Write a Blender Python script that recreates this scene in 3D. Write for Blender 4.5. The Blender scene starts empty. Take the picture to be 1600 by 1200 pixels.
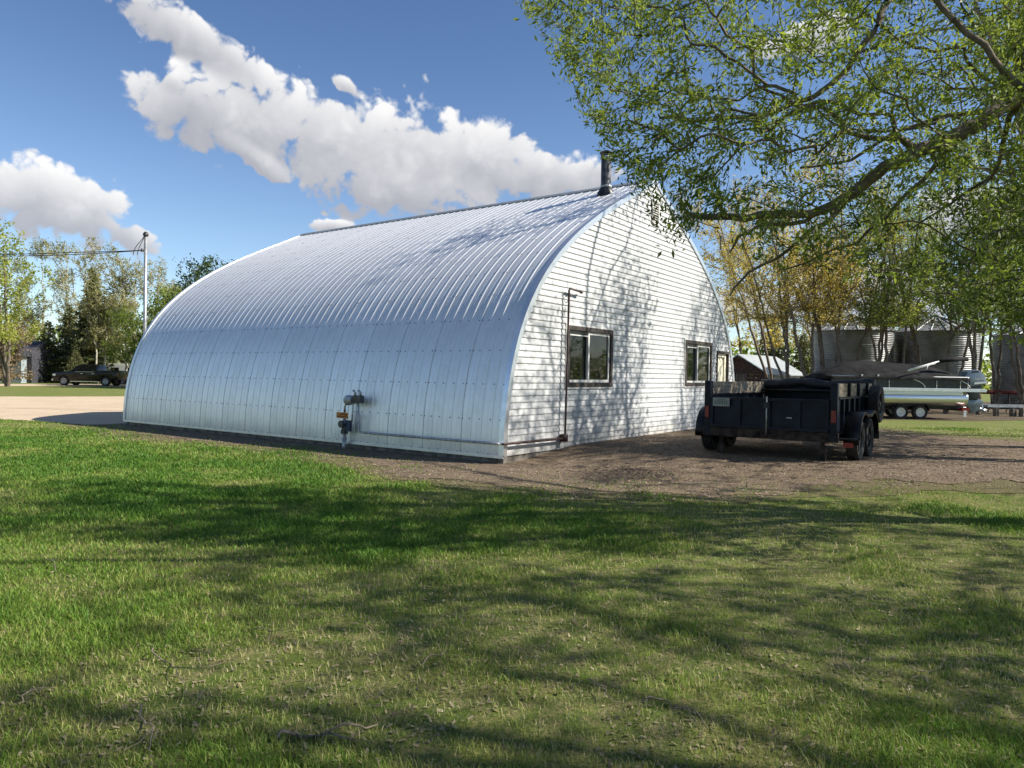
import bpy, bmesh, math, random
import numpy as np
from mathutils import Vector, Matrix
from mathutils.geometry import delaunay_2d_cdt
from math import sin, cos, pi, radians as RD, sqrt, atan2
rng = np.random.default_rng(7); random.seed(7)
S = bpy.context.scene
COL = S.collection
# ------------------------------------------------------------------ camera
YAW, PITCH, ROLL, FPX = 0.9482, -0.0118, 0.0157, 1137.65
CAM = np.array([-9.969, -7.338, 1.52])
Fv = np.array([sin(YAW)*cos(PITCH), cos(YAW)*cos(PITCH), sin(PITCH)])
r0 = np.array([cos(YAW), -sin(YAW), 0.0]); u0 = np.cross(r0, Fv)
Rv = cos(ROLL)*r0+sin(ROLL)*u0; Uv = -sin(ROLL)*r0+cos(ROLL)*u0
cd = bpy.data.cameras.new('camera'); cam = bpy.data.objects.new('camera', cd); COL.objects.link(cam)
M = Matrix([[Rv[i], Uv[i], -Fv[i], CAM[i]] for i in range(3)]+[[0, 0, 0, 1]])
cam.matrix_world = M
cd.sensor_width = 36; cd.lens = FPX/1600*36; cd.clip_start = .05; cd.clip_end = 3000
S.camera = cam
S.render.resolution_x = 1024; S.render.resolution_y = 768
# ------------------------------------------------------------------ sky + sun
SUN = np.array([0.489, -0.872, 0.815]); SUN /= np.linalg.norm(SUN)
ELEV = math.asin(SUN[2])
W_ = bpy.data.worlds.new('World'); S.world = W_; W_.use_nodes = True
W_.cycles.sampling_method = 'MANUAL'; W_.cycles.sample_map_resolution = 256
nt = W_.node_tree; nt.nodes.clear()
def N(t, typ, **k):
    n = t.nodes.new(typ)
    for a, b in k.items(): setattr(n, a, b)
    return n
def mth(t, op, a, b=None, c=None, clamp=False):
    n = N(t, 'ShaderNodeMath', operation=op, use_clamp=clamp)
    for i, v in enumerate((a, b, c)):
        if v is None: continue
        if isinstance(v, (int, float)): n.inputs[i].default_value = v
        else: t.links.new(v, n.inputs[i])
    return n.outputs[0]
def smooth(t, v, lo, hi, o0=0.0, o1=1.0):
    n = N(t, 'ShaderNodeMapRange', interpolation_type='SMOOTHSTEP')
    t.links.new(v, n.inputs[0])
    for i, q in enumerate((lo, hi, o0, o1)): n.inputs[i+1].default_value = q
    return n.outputs[0]
def mixc(t, f, a, b, mode='MIX'):
    n = N(t, 'ShaderNodeMix', data_type='RGBA', blend_type=mode)
    if isinstance(f, (int, float)): n.inputs[0].default_value = f
    else: t.links.new(f, n.inputs[0])
    for i, v in ((6, a), (7, b)):
        if isinstance(v, (tuple, list)): n.inputs[i].default_value = (*v[:3], 1)
        else: t.links.new(v, n.inputs[i])
    return n.outputs[2]
def noise(t, vec, scale, detail=4, rough=.55, dist=0.0):
    n = N(t, 'ShaderNodeTexNoise'); n.inputs['Scale'].default_value = scale
    n.inputs['Detail'].default_value = detail; n.inputs['Roughness'].default_value = rough
    n.inputs['Distortion'].default_value = dist
    if vec is not None: t.links.new(vec, n.inputs['Vector'])
    return n.outputs[0]
sky = N(nt, 'ShaderNodeTexSky', sky_type='NISHITA', sun_disc=False)
sky.sun_elevation = ELEV; sky.sun_rotation = atan2(SUN[0], SUN[1]); sky.altitude = 500
sky.air_density = 1.0; sky.dust_density = .35; sky.ozone_density = 2.2
tc = N(nt, 'ShaderNodeTexCoord'); sep = N(nt, 'ShaderNodeSeparateXYZ'); nt.links.new(tc.outputs['Generated'], sep.inputs[0])
az = mth(nt, 'ARCTAN2', sep.outputs[0], sep.outputs[1]); el = mth(nt, 'ARCSINE', sep.outputs[2])
cmb = N(nt, 'ShaderNodeCombineXYZ'); nt.links.new(az, cmb.inputs[0]); nt.links.new(el, cmb.inputs[1])
AE = cmb.outputs[0]
def dirpx(x, y):
    d = Fv+(x-800)/FPX*Rv-(y-600)/FPX*Uv; return d/np.linalg.norm(d)
def aepx(x, y):
    d = dirpx(x, y); return np.array([atan2(d[0], d[1]), math.asin(d[2])])
# cumulus: ellipses (centre, half axes, tilt) in azimuth / elevation
blobs = [(330, 78, 150, 30, 24), (300, 165, 85, 48, 5), (400, 190, 120, 62, 14), (520, 225, 130, 78, 12), (640, 245, 135, 74, 6),
         (750, 252, 110, 62, 4), (850, 275, 80, 38, 4), (620, 300, 160, 46, 6), (405, 252, 75, 16, 30), (268, 130, 22, 14, 0), (541, 136, 28, 13, 20),
         (60, 312, 85, 46, 4), (135, 332, 75, 46, 14), (205, 372, 60, 24, 22), (520, 353, 34, 9, 0), (930, 275, 60, 26, 0),
         (1330, 470, 220, 50, 0), (1560, 330, 150, 40, 5), (1250, 60, 90, 25, -10)]
ells = []
for x, y, a, b, rot in blobs:
    c = aepx(x, y); du = (aepx(x+1, y)-c); sc = abs(du[0])
    ells.append((c[0], c[1], a*sc*1.12, b/FPX*1.12, -RD(rot)))
rs = random.Random(5)
for k in range(7):     # the same broken cumulus all round the horizon
    a0 = YAW+RD(55)+k*RD(250)/7+rs.uniform(-.1, .1); e0 = rs.uniform(.1, .75)
    for q in range(2):
        ells.append((((a0+rs.uniform(-.12, .12)+pi) % (2*pi))-pi, e0+rs.uniform(-.03, .03), rs.uniform(.1, .2), rs.uniform(.04, .08), rs.uniform(-.2, .2)))
field = None; base = None
for cx, cy, a, b, rot in ells:
    mp = N(nt, 'ShaderNodeMapping', vector_type='TEXTURE'); nt.links.new(AE, mp.inputs[0])
    mp.inputs['Location'].default_value = (cx, cy, 0); mp.inputs['Rotation'].default_value = (0, 0, rot); mp.inputs['Scale'].default_value = (a, b, 1)
    dt = N(nt, 'ShaderNodeVectorMath', operation='LENGTH'); nt.links.new(mp.outputs[0], dt.inputs[0])
    e = mth(nt, 'SUBTRACT', 1.0, dt.outputs['Value'])
    sy = N(nt, 'ShaderNodeSeparateXYZ'); nt.links.new(mp.outputs[0], sy.inputs[0])
    w_ = mth(nt, 'POWER', mth(nt, 'MAXIMUM', mth(nt, 'ADD', e, .25), 0.0), 2.0); wy = mth(nt, 'MULTIPLY', w_, sy.outputs[1])
    if field is None: field = e; wsum = w_; ysum = wy
    else:
        field = mth(nt, 'SMOOTH_MAX', field, e, .25); wsum = mth(nt, 'ADD', wsum, w_); ysum = mth(nt, 'ADD', ysum, wy)
topness = mth(nt, 'DIVIDE', ysum, mth(nt, 'ADD', wsum, .02))
fv = tc.outputs['Generated']
def cl_noise(off):
    ad = N(nt, 'ShaderNodeVectorMath', operation='ADD'); nt.links.new(fv, ad.inputs[0]); ad.inputs[1].default_value = off
    a = noise(nt, ad.outputs[0], 13, 9, .62, .25)
    vo = N(nt, 'ShaderNodeTexVoronoi', feature='F1'); vo.inputs['Scale'].default_value = 24; vo.inputs['Detail'].default_value = 2.0; vo.inputs['Roughness'].default_value = .55
    wv = N(nt, 'ShaderNodeVectorMath', operation='ADD'); sc_ = N(nt, 'ShaderNodeVectorMath', operation='SCALE'); tx = N(nt, 'ShaderNodeTexNoise'); tx.inputs['Scale'].default_value = 20; tx.inputs['Detail'].default_value = 3
    nt.links.new(ad.outputs[0], tx.inputs['Vector']); nt.links.new(tx.outputs['Color'], sc_.inputs[0]); sc_.inputs['Scale'].default_value = .05; nt.links.new(ad.outputs[0], wv.inputs[0]); nt.links.new(sc_.outputs[0], wv.inputs[1]); nt.links.new(wv.outputs[0], vo.inputs['Vector'])
    b = mth(nt, 'SUBTRACT', .85, vo.outputs['Distance'])
    return mth(nt, 'ADD', mth(nt, 'MULTIPLY', a, .68), mth(nt, 'MULTIPLY', b, .32))
n0 = cl_noise((0, 0, 0))
dens = mth(nt, 'ADD', mth(nt, 'MULTIPLY', field, .80), mth(nt, 'SUBTRACT', mth(nt, 'MULTIPLY', n0, 1.8), .66))
alpha = smooth(nt, dens, -.06, .18)
thick = smooth(nt, dens, .05, .62)
lit = mth(nt, 'ADD', mth(nt, 'MULTIPLY', mth(nt, 'SUBTRACT', n0, .48), 1.1), mth(nt, 'ADD', mth(nt, 'MULTIPLY', topness, .70), .60))
lit = mth(nt, 'SUBTRACT', lit, mth(nt, 'MULTIPLY', thick, .12), None, True)
ccol = mixc(nt, lit, (2.9, 2.95, 3.25), (6.4, 6.35, 6.3))
hz = smooth(nt, el, 0.0, .22, .75, 0.0)
ccol = mixc(nt, hz, ccol, (3.6, 4.1, 4.9))
skyc = mixc(nt, 1.0, sky.outputs[0], mixc(nt, smooth(nt, el, .0, .55), (1.0, 1.02, 1.05), (.60, .70, .84)), 'MULTIPLY')
allc = mixc(nt, mth(nt, 'MULTIPLY', alpha, .96), skyc, ccol)
bg = N(nt, 'ShaderNodeBackground'); bg.inputs[1].default_value = .092; nt.links.new(allc, bg.inputs[0])
wo = N(nt, 'ShaderNodeOutputWorld'); nt.links.new(bg.outputs[0], wo.inputs[0])
sd = bpy.data.lights.new('sun', 'SUN'); sd.energy = 5.0; sd.angle = RD(.53); sd.color = (1, .95, .86)
so = bpy.data.objects.new('sun', sd); COL.objects.link(so)
so.rotation_euler = Vector(SUN).to_track_quat('Z', 'Y').to_euler(); so.location = (20, -30, 40)
S.view_settings.view_transform = 'Standard'; S.view_settings.look = 'None'; S.view_settings.gamma = 1; S.view_settings.exposure = .8
S.render.engine = 'CYCLES'
# ------------------------------------------------------------------ helpers
def ray(x, y): return Fv+(x-800)/FPX*Rv-(y-600)/FPX*Uv
def ground(x, y, z=0.0):
    d = ray(x, y); return CAM+d*((z-CAM[2])/d[2])
def at(x, y, D): return CAM+ray(x, y)*D          # D metres along the view axis
def ss(a, b, x):
    t = np.clip((np.asarray(x, float)-a)/(b-a), 0, 1); return t*t*(3-2*t)
def hgt(x, y):
    return .17*ss(.3, 2.6, x)*(1-ss(11, 20, x))*(1-ss(3, 12, y))+.015*np.sin(np.asarray(x)*.9+1)*np.sin(np.asarray(y)*.7)*ss(0, 2, -np.asarray(x))
def vnoise(x, y, s, seed=0):
    x = np.asarray(x, float)/s; y = np.asarray(y, float)/s
    xi = np.floor(x).astype(np.int64); yi = np.floor(y).astype(np.int64); fx = x-xi; fy = y-yi
    def h(a, b):
        v = np.sin(a*127.1+b*311.7+seed*74.7)*43758.5453; return v-np.floor(v)
    fx = fx*fx*(3-2*fx); fy = fy*fy*(3-2*fy)
    return (h(xi, yi)*(1-fx)+h(xi+1, yi)*fx)*(1-fy)+(h(xi, yi+1)*(1-fx)+h(xi+1, yi+1)*fx)*fy
def fbm(x, y, s, seed=0): return (vnoise(x, y, s, seed)+.5*vnoise(x, y, s/2, seed+1)+.25*vnoise(x, y, s/4, seed+2))/1.75

def mat(name, col, rough=.6, metal=0.0, var=.12, nscale=6.0, bump=0.0, bscale=40.0, spec=.5, col2=None, objrand=0.0, coord='Object', stretch=None, coat=0.0):
    m = bpy.data.materials.new(name); m.use_nodes = True; t = m.node_tree; t.nodes.clear()
    out = N(t, 'ShaderNodeOutputMaterial'); p = N(t, 'ShaderNodeBsdfPrincipled'); t.links.new(p.outputs[0], out.inputs[0])
    tcn = N(t, 'ShaderNodeTexCoord'); vec = tcn.outputs[coord]
    if stretch:
        mp = N(t, 'ShaderNodeMapping'); mp.inputs['Scale'].default_value = stretch; t.links.new(vec, mp.inputs[0]); vec = mp.outputs[0]
    n = noise(t, vec, nscale, 6, .6)
    c2 = col2 if col2 else tuple(max(0, c*(1-2.2*var)) for c in col); c1 = col if col2 else tuple(min(1, c*(1+var)) for c in col)
    f = smooth(t, n, .35, .68)
    c = mixc(t, f, c1, c2)
    if objrand:
        oi = N(t, 'ShaderNodeObjectInfo'); k = mth(t, 'ADD', mth(t, 'MULTIPLY', oi.outputs['Random'], objrand), 1-objrand/2)
        cc = N(t, 'ShaderNodeCombineXYZ')
        for i in range(3): t.links.new(k, cc.inputs[i])
        c = mixc(t, 1.0, c, cc.outputs[0], 'MULTIPLY')
    t.links.new(c, p.inputs['Base Color'])
    rr = mth(t, 'ADD', mth(t, 'MULTIPLY', n, .16), rough-.08, None, True); t.links.new(rr, p.inputs['Roughness'])
    p.inputs['Metallic'].default_value = metal; p.inputs['Specular IOR Level'].default_value = spec; p.inputs['Coat Weight'].default_value = coat
    if bump:
        b = N(t, 'ShaderNodeBump'); b.inputs['Strength'].default_value = bump; b.inputs['Distance'].default_value = .02
        t.links.new(noise(t, vec, bscale, 4, .6), b.inputs['Height']); t.links.new(b.outputs[0], p.inputs['Normal'])
    return m
def leafmat(name, a, b, trans=.45):
    m = bpy.data.materials.new(name); m.use_nodes = True; t = m.node_tree; t.nodes.clear()
    out = N(t, 'ShaderNodeOutputMaterial'); at_ = N(t, 'ShaderNodeAttribute', attribute_name='tint')
    c = mixc(t, at_.outputs['Fac'], a, b)
    p = N(t, 'ShaderNodeBsdfPrincipled'); p.inputs['Roughness'].default_value = .55; t.links.new(c, p.inputs['Base Color'])
    p.inputs['Specular IOR Level'].default_value = .3
    tr = N(t, 'ShaderNodeBsdfTranslucent'); t.links.new(mixc(t, 1.0, c, (1.25, 1.25, .7), 'MULTIPLY'), tr.inputs[0])
    mx = N(t, 'ShaderNodeMixShader'); mx.inputs[0].default_value = trans; t.links.new(p.outputs[0], mx.inputs[1]); t.links.new(tr.outputs[0], mx.inputs[2])
    t.links.new(mx.outputs[0], out.inputs[0]); return m

def link(o, parent=None):
    COL.objects.link(o)
    if parent is not None: o.parent = parent
    return o
def tag(o, label=None, cat=None, group=None, kind=None):
    if label: o['label'] = label
    if cat: o['category'] = cat
    if group: o['group'] = group
    if kind: o['kind'] = kind
    return o
def thing(name, label, cat, loc=(0, 0, 0), rz=0.0, group=None):
    o = bpy.data.objects.new(name, None); o.empty_display_size = .2; link(o)
    o.location = tuple(float(q) for q in loc); o.rotation_euler = (0, 0, rz)
    return tag(o, label, cat, group)
class MB:
    def __init__(s): s.v = []; s.f = []
    def add(s, vs, fs):
        n = len(s.v); s.v += [tuple(map(float, p)) for p in vs]; s.f += [tuple(n+i for i in f) for f in fs]; return s
    def box(s, x0, x1, y0, y1, z0, z1, R=None, c=(0, 0, 0)):
        vs = [(x, y, z) for z in (z0, z1) for y in (y0, y1) for x in (x0, x1)]
        if R is not None: vs = [tuple(R @ Vector(p)+Vector(c)) for p in vs]
        return s.add(vs, [(0, 2, 3, 1), (4, 5, 7, 6), (0, 1, 5, 4), (2, 6, 7, 3), (0, 4, 6, 2), (1, 3, 7, 5)])
    def prism(s, poly, a0, a1, axis='y', taper=1.0, cen=None):
        # poly of 2d points in the other two axes, extruded a0..a1 along axis
        n = len(poly); vs = []
        cx = sum(p[0] for p in poly)/n if cen is None else cen[0]; cy = sum(p[1] for p in poly)/n if cen is None else cen[1]
        for a, k in ((a0, 1.0), (a1, taper)):
            for (p, q) in poly:
                p2 = cx+(p-cx)*k; q2 = cy+(q-cy)*k
                vs.append({'y': (p2, a, q2), 'x': (a, p2, q2), 'z': (p2, q2, a)}[axis])
        fs = [tuple(range(n-1, -1, -1)), tuple(range(n, 2*n))]+[(i, (i+1) % n, n+(i+1) % n, n+i) for i in range(n)]
        return s.add(vs, fs)
    def tube(s, path, r, seg=8, cap=True):
        path = [Vector([float(q) for q in p]) for p in path]; n = len(path); rs_ = r if hasattr(r, '__len__') else [r]*n
        ref = Vector((0, 0, 1)); vs = []
        for i, p in enumerate(path):
            d = (path[min(i+1, n-1)]-path[max(i-1, 0)]).normalized()
            a = d.cross(ref if abs(d.dot(ref)) < .95 else Vector((1, 0, 0))).normalized(); b = d.cross(a)
            for k in range(seg):
                t = 2*pi*k/seg; vs.append(p+(a*cos(t)+b*sin(t))*rs_[i])
        fs = [(i*seg+k, i*seg+(k+1) % seg, (i+1)*seg+(k+1) % seg, (i+1)*seg+k) for i in range(n-1) for k in range(seg)]
        if cap: fs += [tuple(range(seg-1, -1, -1)), tuple((n-1)*seg+k for k in range(seg))]
        return s.add(vs, fs)
    def lathe(s, prof, c=(0, 0, 0), axis='z', seg=24):
        # prof: (radius, height) pairs
        vs = []
        for (r, h) in prof:
            for k in range(seg):
                t = 2*pi*k/seg; a, b = r*cos(t), r*sin(t)
                q = {'z': (a, b, h), 'y': (a, h, b), 'x': (h, a, b)}[axis]
                vs.append((q[0]+c[0], q[1]+c[1], q[2]+c[2]))
        n = len(prof)
        fs = [(i*seg+k, i*seg+(k+1) % seg, (i+1)*seg+(k+1) % seg, (i+1)*seg+k) for i in range(n-1) for k in range(seg)]
        return s.add(vs, fs)
    def mesh(s, name, m, smooth=False, bevel=0):
        me = bpy.data.meshes.new(name); me.from_pydata(s.v, [], s.f)
        bm = bmesh.new(); bm.from_mesh(me)
        if bevel:
            bmesh.ops.bevel(bm, geom=[e for e in bm.edges if len(e.link_faces) == 2 and e.calc_face_angle(0) > .6], offset=bevel, segments=2, affect='EDGES', profile=.6)
        bmesh.ops.recalc_face_normals(bm, faces=bm.faces); bm.to_mesh(me); bm.free()
        if m: me.materials.append(m)
        if smooth: me.polygons.foreach_set('use_smooth', [True]*len(me.polygons)); 
        if smooth == 'auto': me.set_sharp_from_angle(angle=RD(35))
        return me
    def build(s, name, m, parent=None, smooth=False, bevel=0):
        return link(bpy.data.objects.new(name, s.mesh(name, m, smooth, bevel)), parent)
def npmesh(name, V, Fq, m, tint=None, smooth=False):
    # V (n,3), Fq (k,3 or 4)
    me = bpy.data.meshes.new(name); k = Fq.shape[1]
    me.vertices.add(len(V)); me.vertices.foreach_set('co', np.ascontiguousarray(V, np.float32).ravel())
    me.loops.add(Fq.size); me.loops.foreach_set('vertex_index', np.ascontiguousarray(Fq, np.int32).ravel())
    me.polygons.add(len(Fq)); me.polygons.foreach_set('loop_start', np.arange(0, Fq.size, k, dtype=np.int32))
    if smooth: me.polygons.foreach_set('use_smooth', np.ones(len(Fq), bool))
    if tint is not None:
        a = me.attributes.new('tint', 'FLOAT', 'POINT'); a.data.foreach_set('value', np.ascontiguousarray(tint, np.float32))
    me.update(calc_edges=True); me.validate()
    if m: me.materials.append(m)
    return me
def textmesh(txt, size, m, name, parent, M4):
    cu = bpy.data.curves.new(name, 'FONT'); cu.body = txt; cu.size = size; cu.extrude = .002; cu.align_x = 'CENTER'; cu.align_y = 'CENTER'
    to = bpy.data.objects.new(name, cu); COL.objects.link(to)
    dg = bpy.context.evaluated_depsgraph_get(); me = bpy.data.meshes.new_from_object(to.evaluated_get(dg))
    bpy.data.objects.remove(to); me.materials.clear(); me.materials.append(m); me.transform(M4)
    return link(bpy.data.objects.new(name, me), parent)
# ------------------------------------------------------------------ materials of the ground
def groundmat(name, cols, scales, bump=.6, bscale=60, rough=.95):
    m = bpy.data.materials.new(name); m.use_nodes = True; t = m.node_tree; t.nodes.clear()
    out = N(t, 'ShaderNodeOutputMaterial'); p = N(t, 'ShaderNodeBsdfPrincipled'); t.links.new(p.outputs[0], out.inputs[0])
    g = N(t, 'ShaderNodeNewGeometry'); v = g.outputs['Position']
    c = cols[0]
    for i, (cc, s) in enumerate(zip(cols[1:], scales)):
        c = mixc(t, smooth(t, noise(t, v, s, 5, .65, .2), .42, .64), c, cc)
    t.links.new(c, p.inputs['Base Color']); p.inputs['Roughness'].default_value = rough; p.inputs['Specular IOR Level'].default_value = .15
    b = N(t, 'ShaderNodeBump'); b.inputs['Strength'].default_value = bump; b.inputs['Distance'].default_value = .03
    hh = mth(t, 'ADD', noise(t, v, bscale, 6, .7), mth(t, 'MULTIPLY', noise(t, v, bscale/9, 3), .8))
    t.links.new(hh, b.inputs['Height']); t.links.new(b.outputs[0], p.inputs['Normal'])
    return m
m_ground = groundmat('lawn_soil', [(.15, .19, .032), (.22, .21, .065), (.11, .165, .026), (.26, .225, .10), (.10, .135, .03)], [.35, 1.3, 7, 45], .9, 70)
m_gravel = groundmat('yard_gravel', [(.165, .112, .07), (.10, .068, .045), (.215, .155, .10), (.07, .05, .034), (.32, .25, .175)], [.45, 3.0, 26, 75], 1.0, 80)
m_drive = groundmat('drive_gravel', [(.50, .385, .26), (.42, .32, .21), (.56, .45, .33)], [.5, 14], .5, 60)
m_soil = groundmat('bare_soil', [(.10, .075, .05), (.055, .042, .03), (.14, .11, .07)], [1.2, 9], .8, 30)
def axis_(lo, hi, f0, f1, step, far):
    a = list(np.arange(f0, f1+1e-6, step)); d = step; x = f1
    while x < hi: d *= 1.35; x += d; a.append(min(x, hi))
    d = step; x = f0; b = []
    while x > lo: d *= 1.35; x -= d; b.append(max(x, lo))
    return np.array(b[::-1]+a)
gx = axis_(-900, 900, -12, 32, .35, 0); gy = axis_(-900, 900, -14, 24, .35, 0)
X, Y = np.meshgrid(gx, gy); nx, ny = len(gx), len(gy)
V = np.stack([X, Y, hgt(X, Y)], -1).reshape(-1, 3)
I = (np.arange(ny-1)[:, None]*nx+np.arange(nx-1)[None, :]).ravel()
gme = npmesh('ground', V, np.stack([I, I+1, I+nx+1, I+nx], 1), m_ground, smooth=True)
tag(link(bpy.data.objects.new('ground', gme)), kind='structure')
def resample(P, step):
    P = np.array(P, float); out = []
    for a, b in zip(P, np.roll(P, -1, 0)):
        n = max(1, int(np.linalg.norm(b-a)/step))
        out += [a+(b-a)*i/n for i in range(n)]
    return np.array(out)
def ragged(P, step, amp, seed, sc=1.2, bias=0.0):
    Q = resample(P, step)
    n = np.roll(Q, -1, 0)-np.roll(Q, 1, 0); n /= np.linalg.norm(n, axis=1)[:, None]+1e-9; n = np.stack([n[:, 1], -n[:, 0]], 1)
    sg_ = 1.0 if (Q[:, 0]*np.roll(Q[:, 1], -1)-Q[:, 1]*np.roll(Q[:, 0], -1)).sum() > 0 else -1.0
    d = sg_*bias+(fbm(Q[:, 0], Q[:, 1], sc, seed)-.5)*2*amp+(vnoise(Q[:, 0], Q[:, 1], .18, seed+9)-.5)*amp*.7
    return Q+n*d[:, None]
def pip(P, x, y):
    c = np.zeros(x.shape, bool); x1, y1 = P[:, 0], P[:, 1]; x2, y2 = np.roll(x1, -1), np.roll(y1, -1)
    for a, b, e, d in zip(x1, y1, x2, y2):
        if b == d: continue
        k = ((b > y) != (d > y)); c ^= k & (x < (e-a)*(y-b)/(d-b)+a)
    return c
def sheet(name, P, m, lift, grid, hf=hgt):
    xs = np.arange(P[:, 0].min(), P[:, 0].max(), grid); ys = np.arange(P[:, 1].min(), P[:, 1].max(), grid)
    A, B = np.meshgrid(xs, ys); A, B = A.ravel(), B.ravel(); k = pip(P, A, B); pts = [Vector((a, b)) for a, b in P]+[Vector((a, b)) for a, b in zip(A[k], B[k])]
    n = len(P); r = delaunay_2d_cdt(pts, [(i, (i+1) % n) for i in range(n)], [], 1, 1e-5)
    vs = np.array([(p.x, p.y) for p in r[0]]); me = bpy.data.meshes.new(name)
    z = hf(vs[:, 0], vs[:, 1])+lift
    me.from_pydata([(a, b, c) for (a, b), c in zip(vs, z)], [], [tuple(f) for f in r[2]]); me.materials.append(m)
    bm = bmesh.new(); bm.from_mesh(me); bmesh.ops.recalc_face_normals(bm, faces=bm.faces)
    if sum(f.normal.z for f in bm.faces) < 0: bmesh.ops.reverse_faces(bm, faces=bm.faces)
    bm.to_mesh(me); bm.free(); me.polygons.foreach_set('use_smooth', [True]*len(me.polygons))
    return tag(link(bpy.data.objects.new(name, me)), kind='structure')
W, L, H = 11.74, 12.80, 6.148
gp = lambda x, y, z=.1: ground(x, y, z)[:2]
yard = [(-.55, 13.2), gp(250, 681, 0), gp(420, 701, 0), gp(560, 719, 0), gp(650, 743, 0), gp(770, 758, 0), gp(900, 758), gp(1010, 757), gp(1120, 763), gp(1250, 752), gp(1400, 750), gp(1600, 760), gp(1760, 766),
        (9, -13), (15, -11), gp(1600, 694), gp(1500, 689), gp(1400, 681), (18, -1.2), (17, 3), (13.5, 6), (12.3, 13.2)]
m_verge = groundmat('worn_verge', [(.17, .15, .065), (.19, .145, .09), (.13, .14, .04), (.24, .195, .11), (.10, .085, .045)], [.9, 4, 18, 60], 1.0, 70)
sheet('worn_verge', ragged(yard, .25, .45, 17, 1.6, .75), m_verge, .006, .5)
YARD = ragged(yard, .08, .5, 3, .9)
sheet('gravel_yard', YARD, m_gravel, .012, .35)
drv = [(-13, 24.5), (-4, 20.6), (-1.0, 16.3), (-.7, 13.25), (12.4, 13.25), (20, 14), (26, 24), (13, 33), (2, 37.5), (-20, 46), (-40, 52), (-40, 36)]
DRIVE = ragged(drv, .3, .3, 8, 2.5)
sheet('driveway', DRIVE, m_drive, .008, .8)
pth = [gp(-300, 603.5, 0), gp(-100, 603.5, 0), gp(40, 603.2, 0), gp(120, 603.2, 0), gp(240, 604, 0), (34, 62), (44, 70), gp(230, 600.2, 0), gp(100, 600.2, 0), gp(-300, 600.0, 0)]
sheet('lane', ragged(pth, 1.5, .4, 12, 5), m_drive, .008, 3)
bed = [gp(1350, 655, 0), gp(1440, 657, 0), gp(1520, 657.5, 0), gp(1640, 657, 0), (36, -22), (60, -22), (60, 14), (28, 14), (24, 3)]
BED = ragged(bed, .4, .4, 21, 2)
sheet('soil_bed', BED, m_soil, .008, 1.0)
# ------------------------------------------------------------------ barn
m_steel = mat('galvanized_steel', (.83, .825, .81), .44, .62, .05, 3, col2=(.77, .765, .75), objrand=.06, bump=.12, bscale=1.6)
m_trim = mat('trim_steel', (.80, .81, .82), .38, .9, .05, 4)
m_ridge = mat('ridge_dark', (.30, .32, .34), .5, .6, .1)
m_screw = mat('screw', (.10, .10, .11), .5, .4)
m_conc = mat('concrete', (.20, .175, .145), .9, 0, .25, 5, .5, 40)
def sidingmat():
    m = bpy.data.materials.new('white_siding'); m.use_nodes = True; t = m.node_tree; t.nodes.clear()
    out = N(t, 'ShaderNodeOutputMaterial'); p = N(t, 'ShaderNodeBsdfPrincipled'); t.links.new(p.outputs[0], out.inputs[0])
    g = N(t, 'ShaderNodeNewGeometry'); oi0 = N(t, 'ShaderNodeObjectInfo'); av = N(t, 'ShaderNodeVectorMath', operation='ADD'); cx_ = N(t, 'ShaderNodeCombineXYZ'); t.links.new(mth(t, 'MULTIPLY', oi0.outputs['Random'], 37.0), cx_.inputs[0]); t.links.new(g.outputs['Position'], av.inputs[0]); t.links.new(cx_.outputs[0], av.inputs[1])
    mp = N(t, 'ShaderNodeMapping'); mp.inputs['Scale'].default_value = (11, 11, 1.0); t.links.new(av.outputs[0], mp.inputs[0])
    n = noise(t, mp.outputs[0], 1.0, 4, .6); n2 = noise(t, g.outputs['Position'], .9, 4, .6)
    c = mixc(t, smooth(t, n, .38, .68), (.56, .56, .55), (.41, .416, .42)); c = mixc(t, mth(t, 'MULTIPLY', smooth(t, n2, .5, .75), .35), c, (.40, .41, .405))
    oi = N(t, 'ShaderNodeObjectInfo'); c = mixc(t, mth(t, 'MULTIPLY', oi.outputs['Random'], .16), c, (.42, .43, .43))
    t.links.new(c, p.inputs['Base Color']); p.inputs['Roughness'].default_value = .5
    b = N(t, 'ShaderNodeBump'); b.inputs['Strength'].default_value = .25; b.inputs['Distance'].default_value = .006; t.links.new(n, b.inputs['Height']); t.links.new(b.outputs[0], p.inputs['Normal'])
    return m
m_side = sidingmat()
m_brown = mat('dark_wood_casing', (.055, .042, .035), .7, 0, .3, 9, .3, 40)
m_vinyl = mat('white_vinyl', (.72, .70, .66), .45, 0, .06)
m_grey = mat('grey_vinyl', (.22, .22, .22), .5, 0, .1)
m_glass = mat('window_glass', (.010, .012, .011), .03, 0, .05, 3, spec=.28); 
m_cream = mat('cream_paint', (.74, .70, .55), .55, 0, .06)
m_black = mat('black_steel', (.016, .016, .018), .45, .2, .3, 5, .15, 30)
m_dark = mat('dark_grey_metal', (.10, .10, .105), .5, .6, .2)
m_galv = mat('galvanized_pipe', (.42, .43, .43), .5, .7, .15, 12)
m_rust = mat('red_brown_pipe', (.045, .02, .018), .6, .1, .2, 12)
def foot_dirt(m, z0_, z1_, amount, col):
    t = m.node_tree; p = [n for n in t.nodes if n.type == 'BSDF_PRINCIPLED'][0]; src = p.inputs['Base Color'].links[0].from_socket
    g = N(t, 'ShaderNodeNewGeometry'); sx = N(t, 'ShaderNodeSeparateXYZ'); t.links.new(g.outputs['Position'], sx.inputs[0])
    h = mth(t, 'ADD', sx.outputs[2], mth(t, 'MULTIPLY', noise(t, g.outputs['Position'], 2.5, 6, .7), .5))
    f = mth(t, 'MULTIPLY', smooth(t, h, z1_, z0_), amount); t.links.new(mixc(t, f, src, col), p.inputs['Base Color'])
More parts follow.
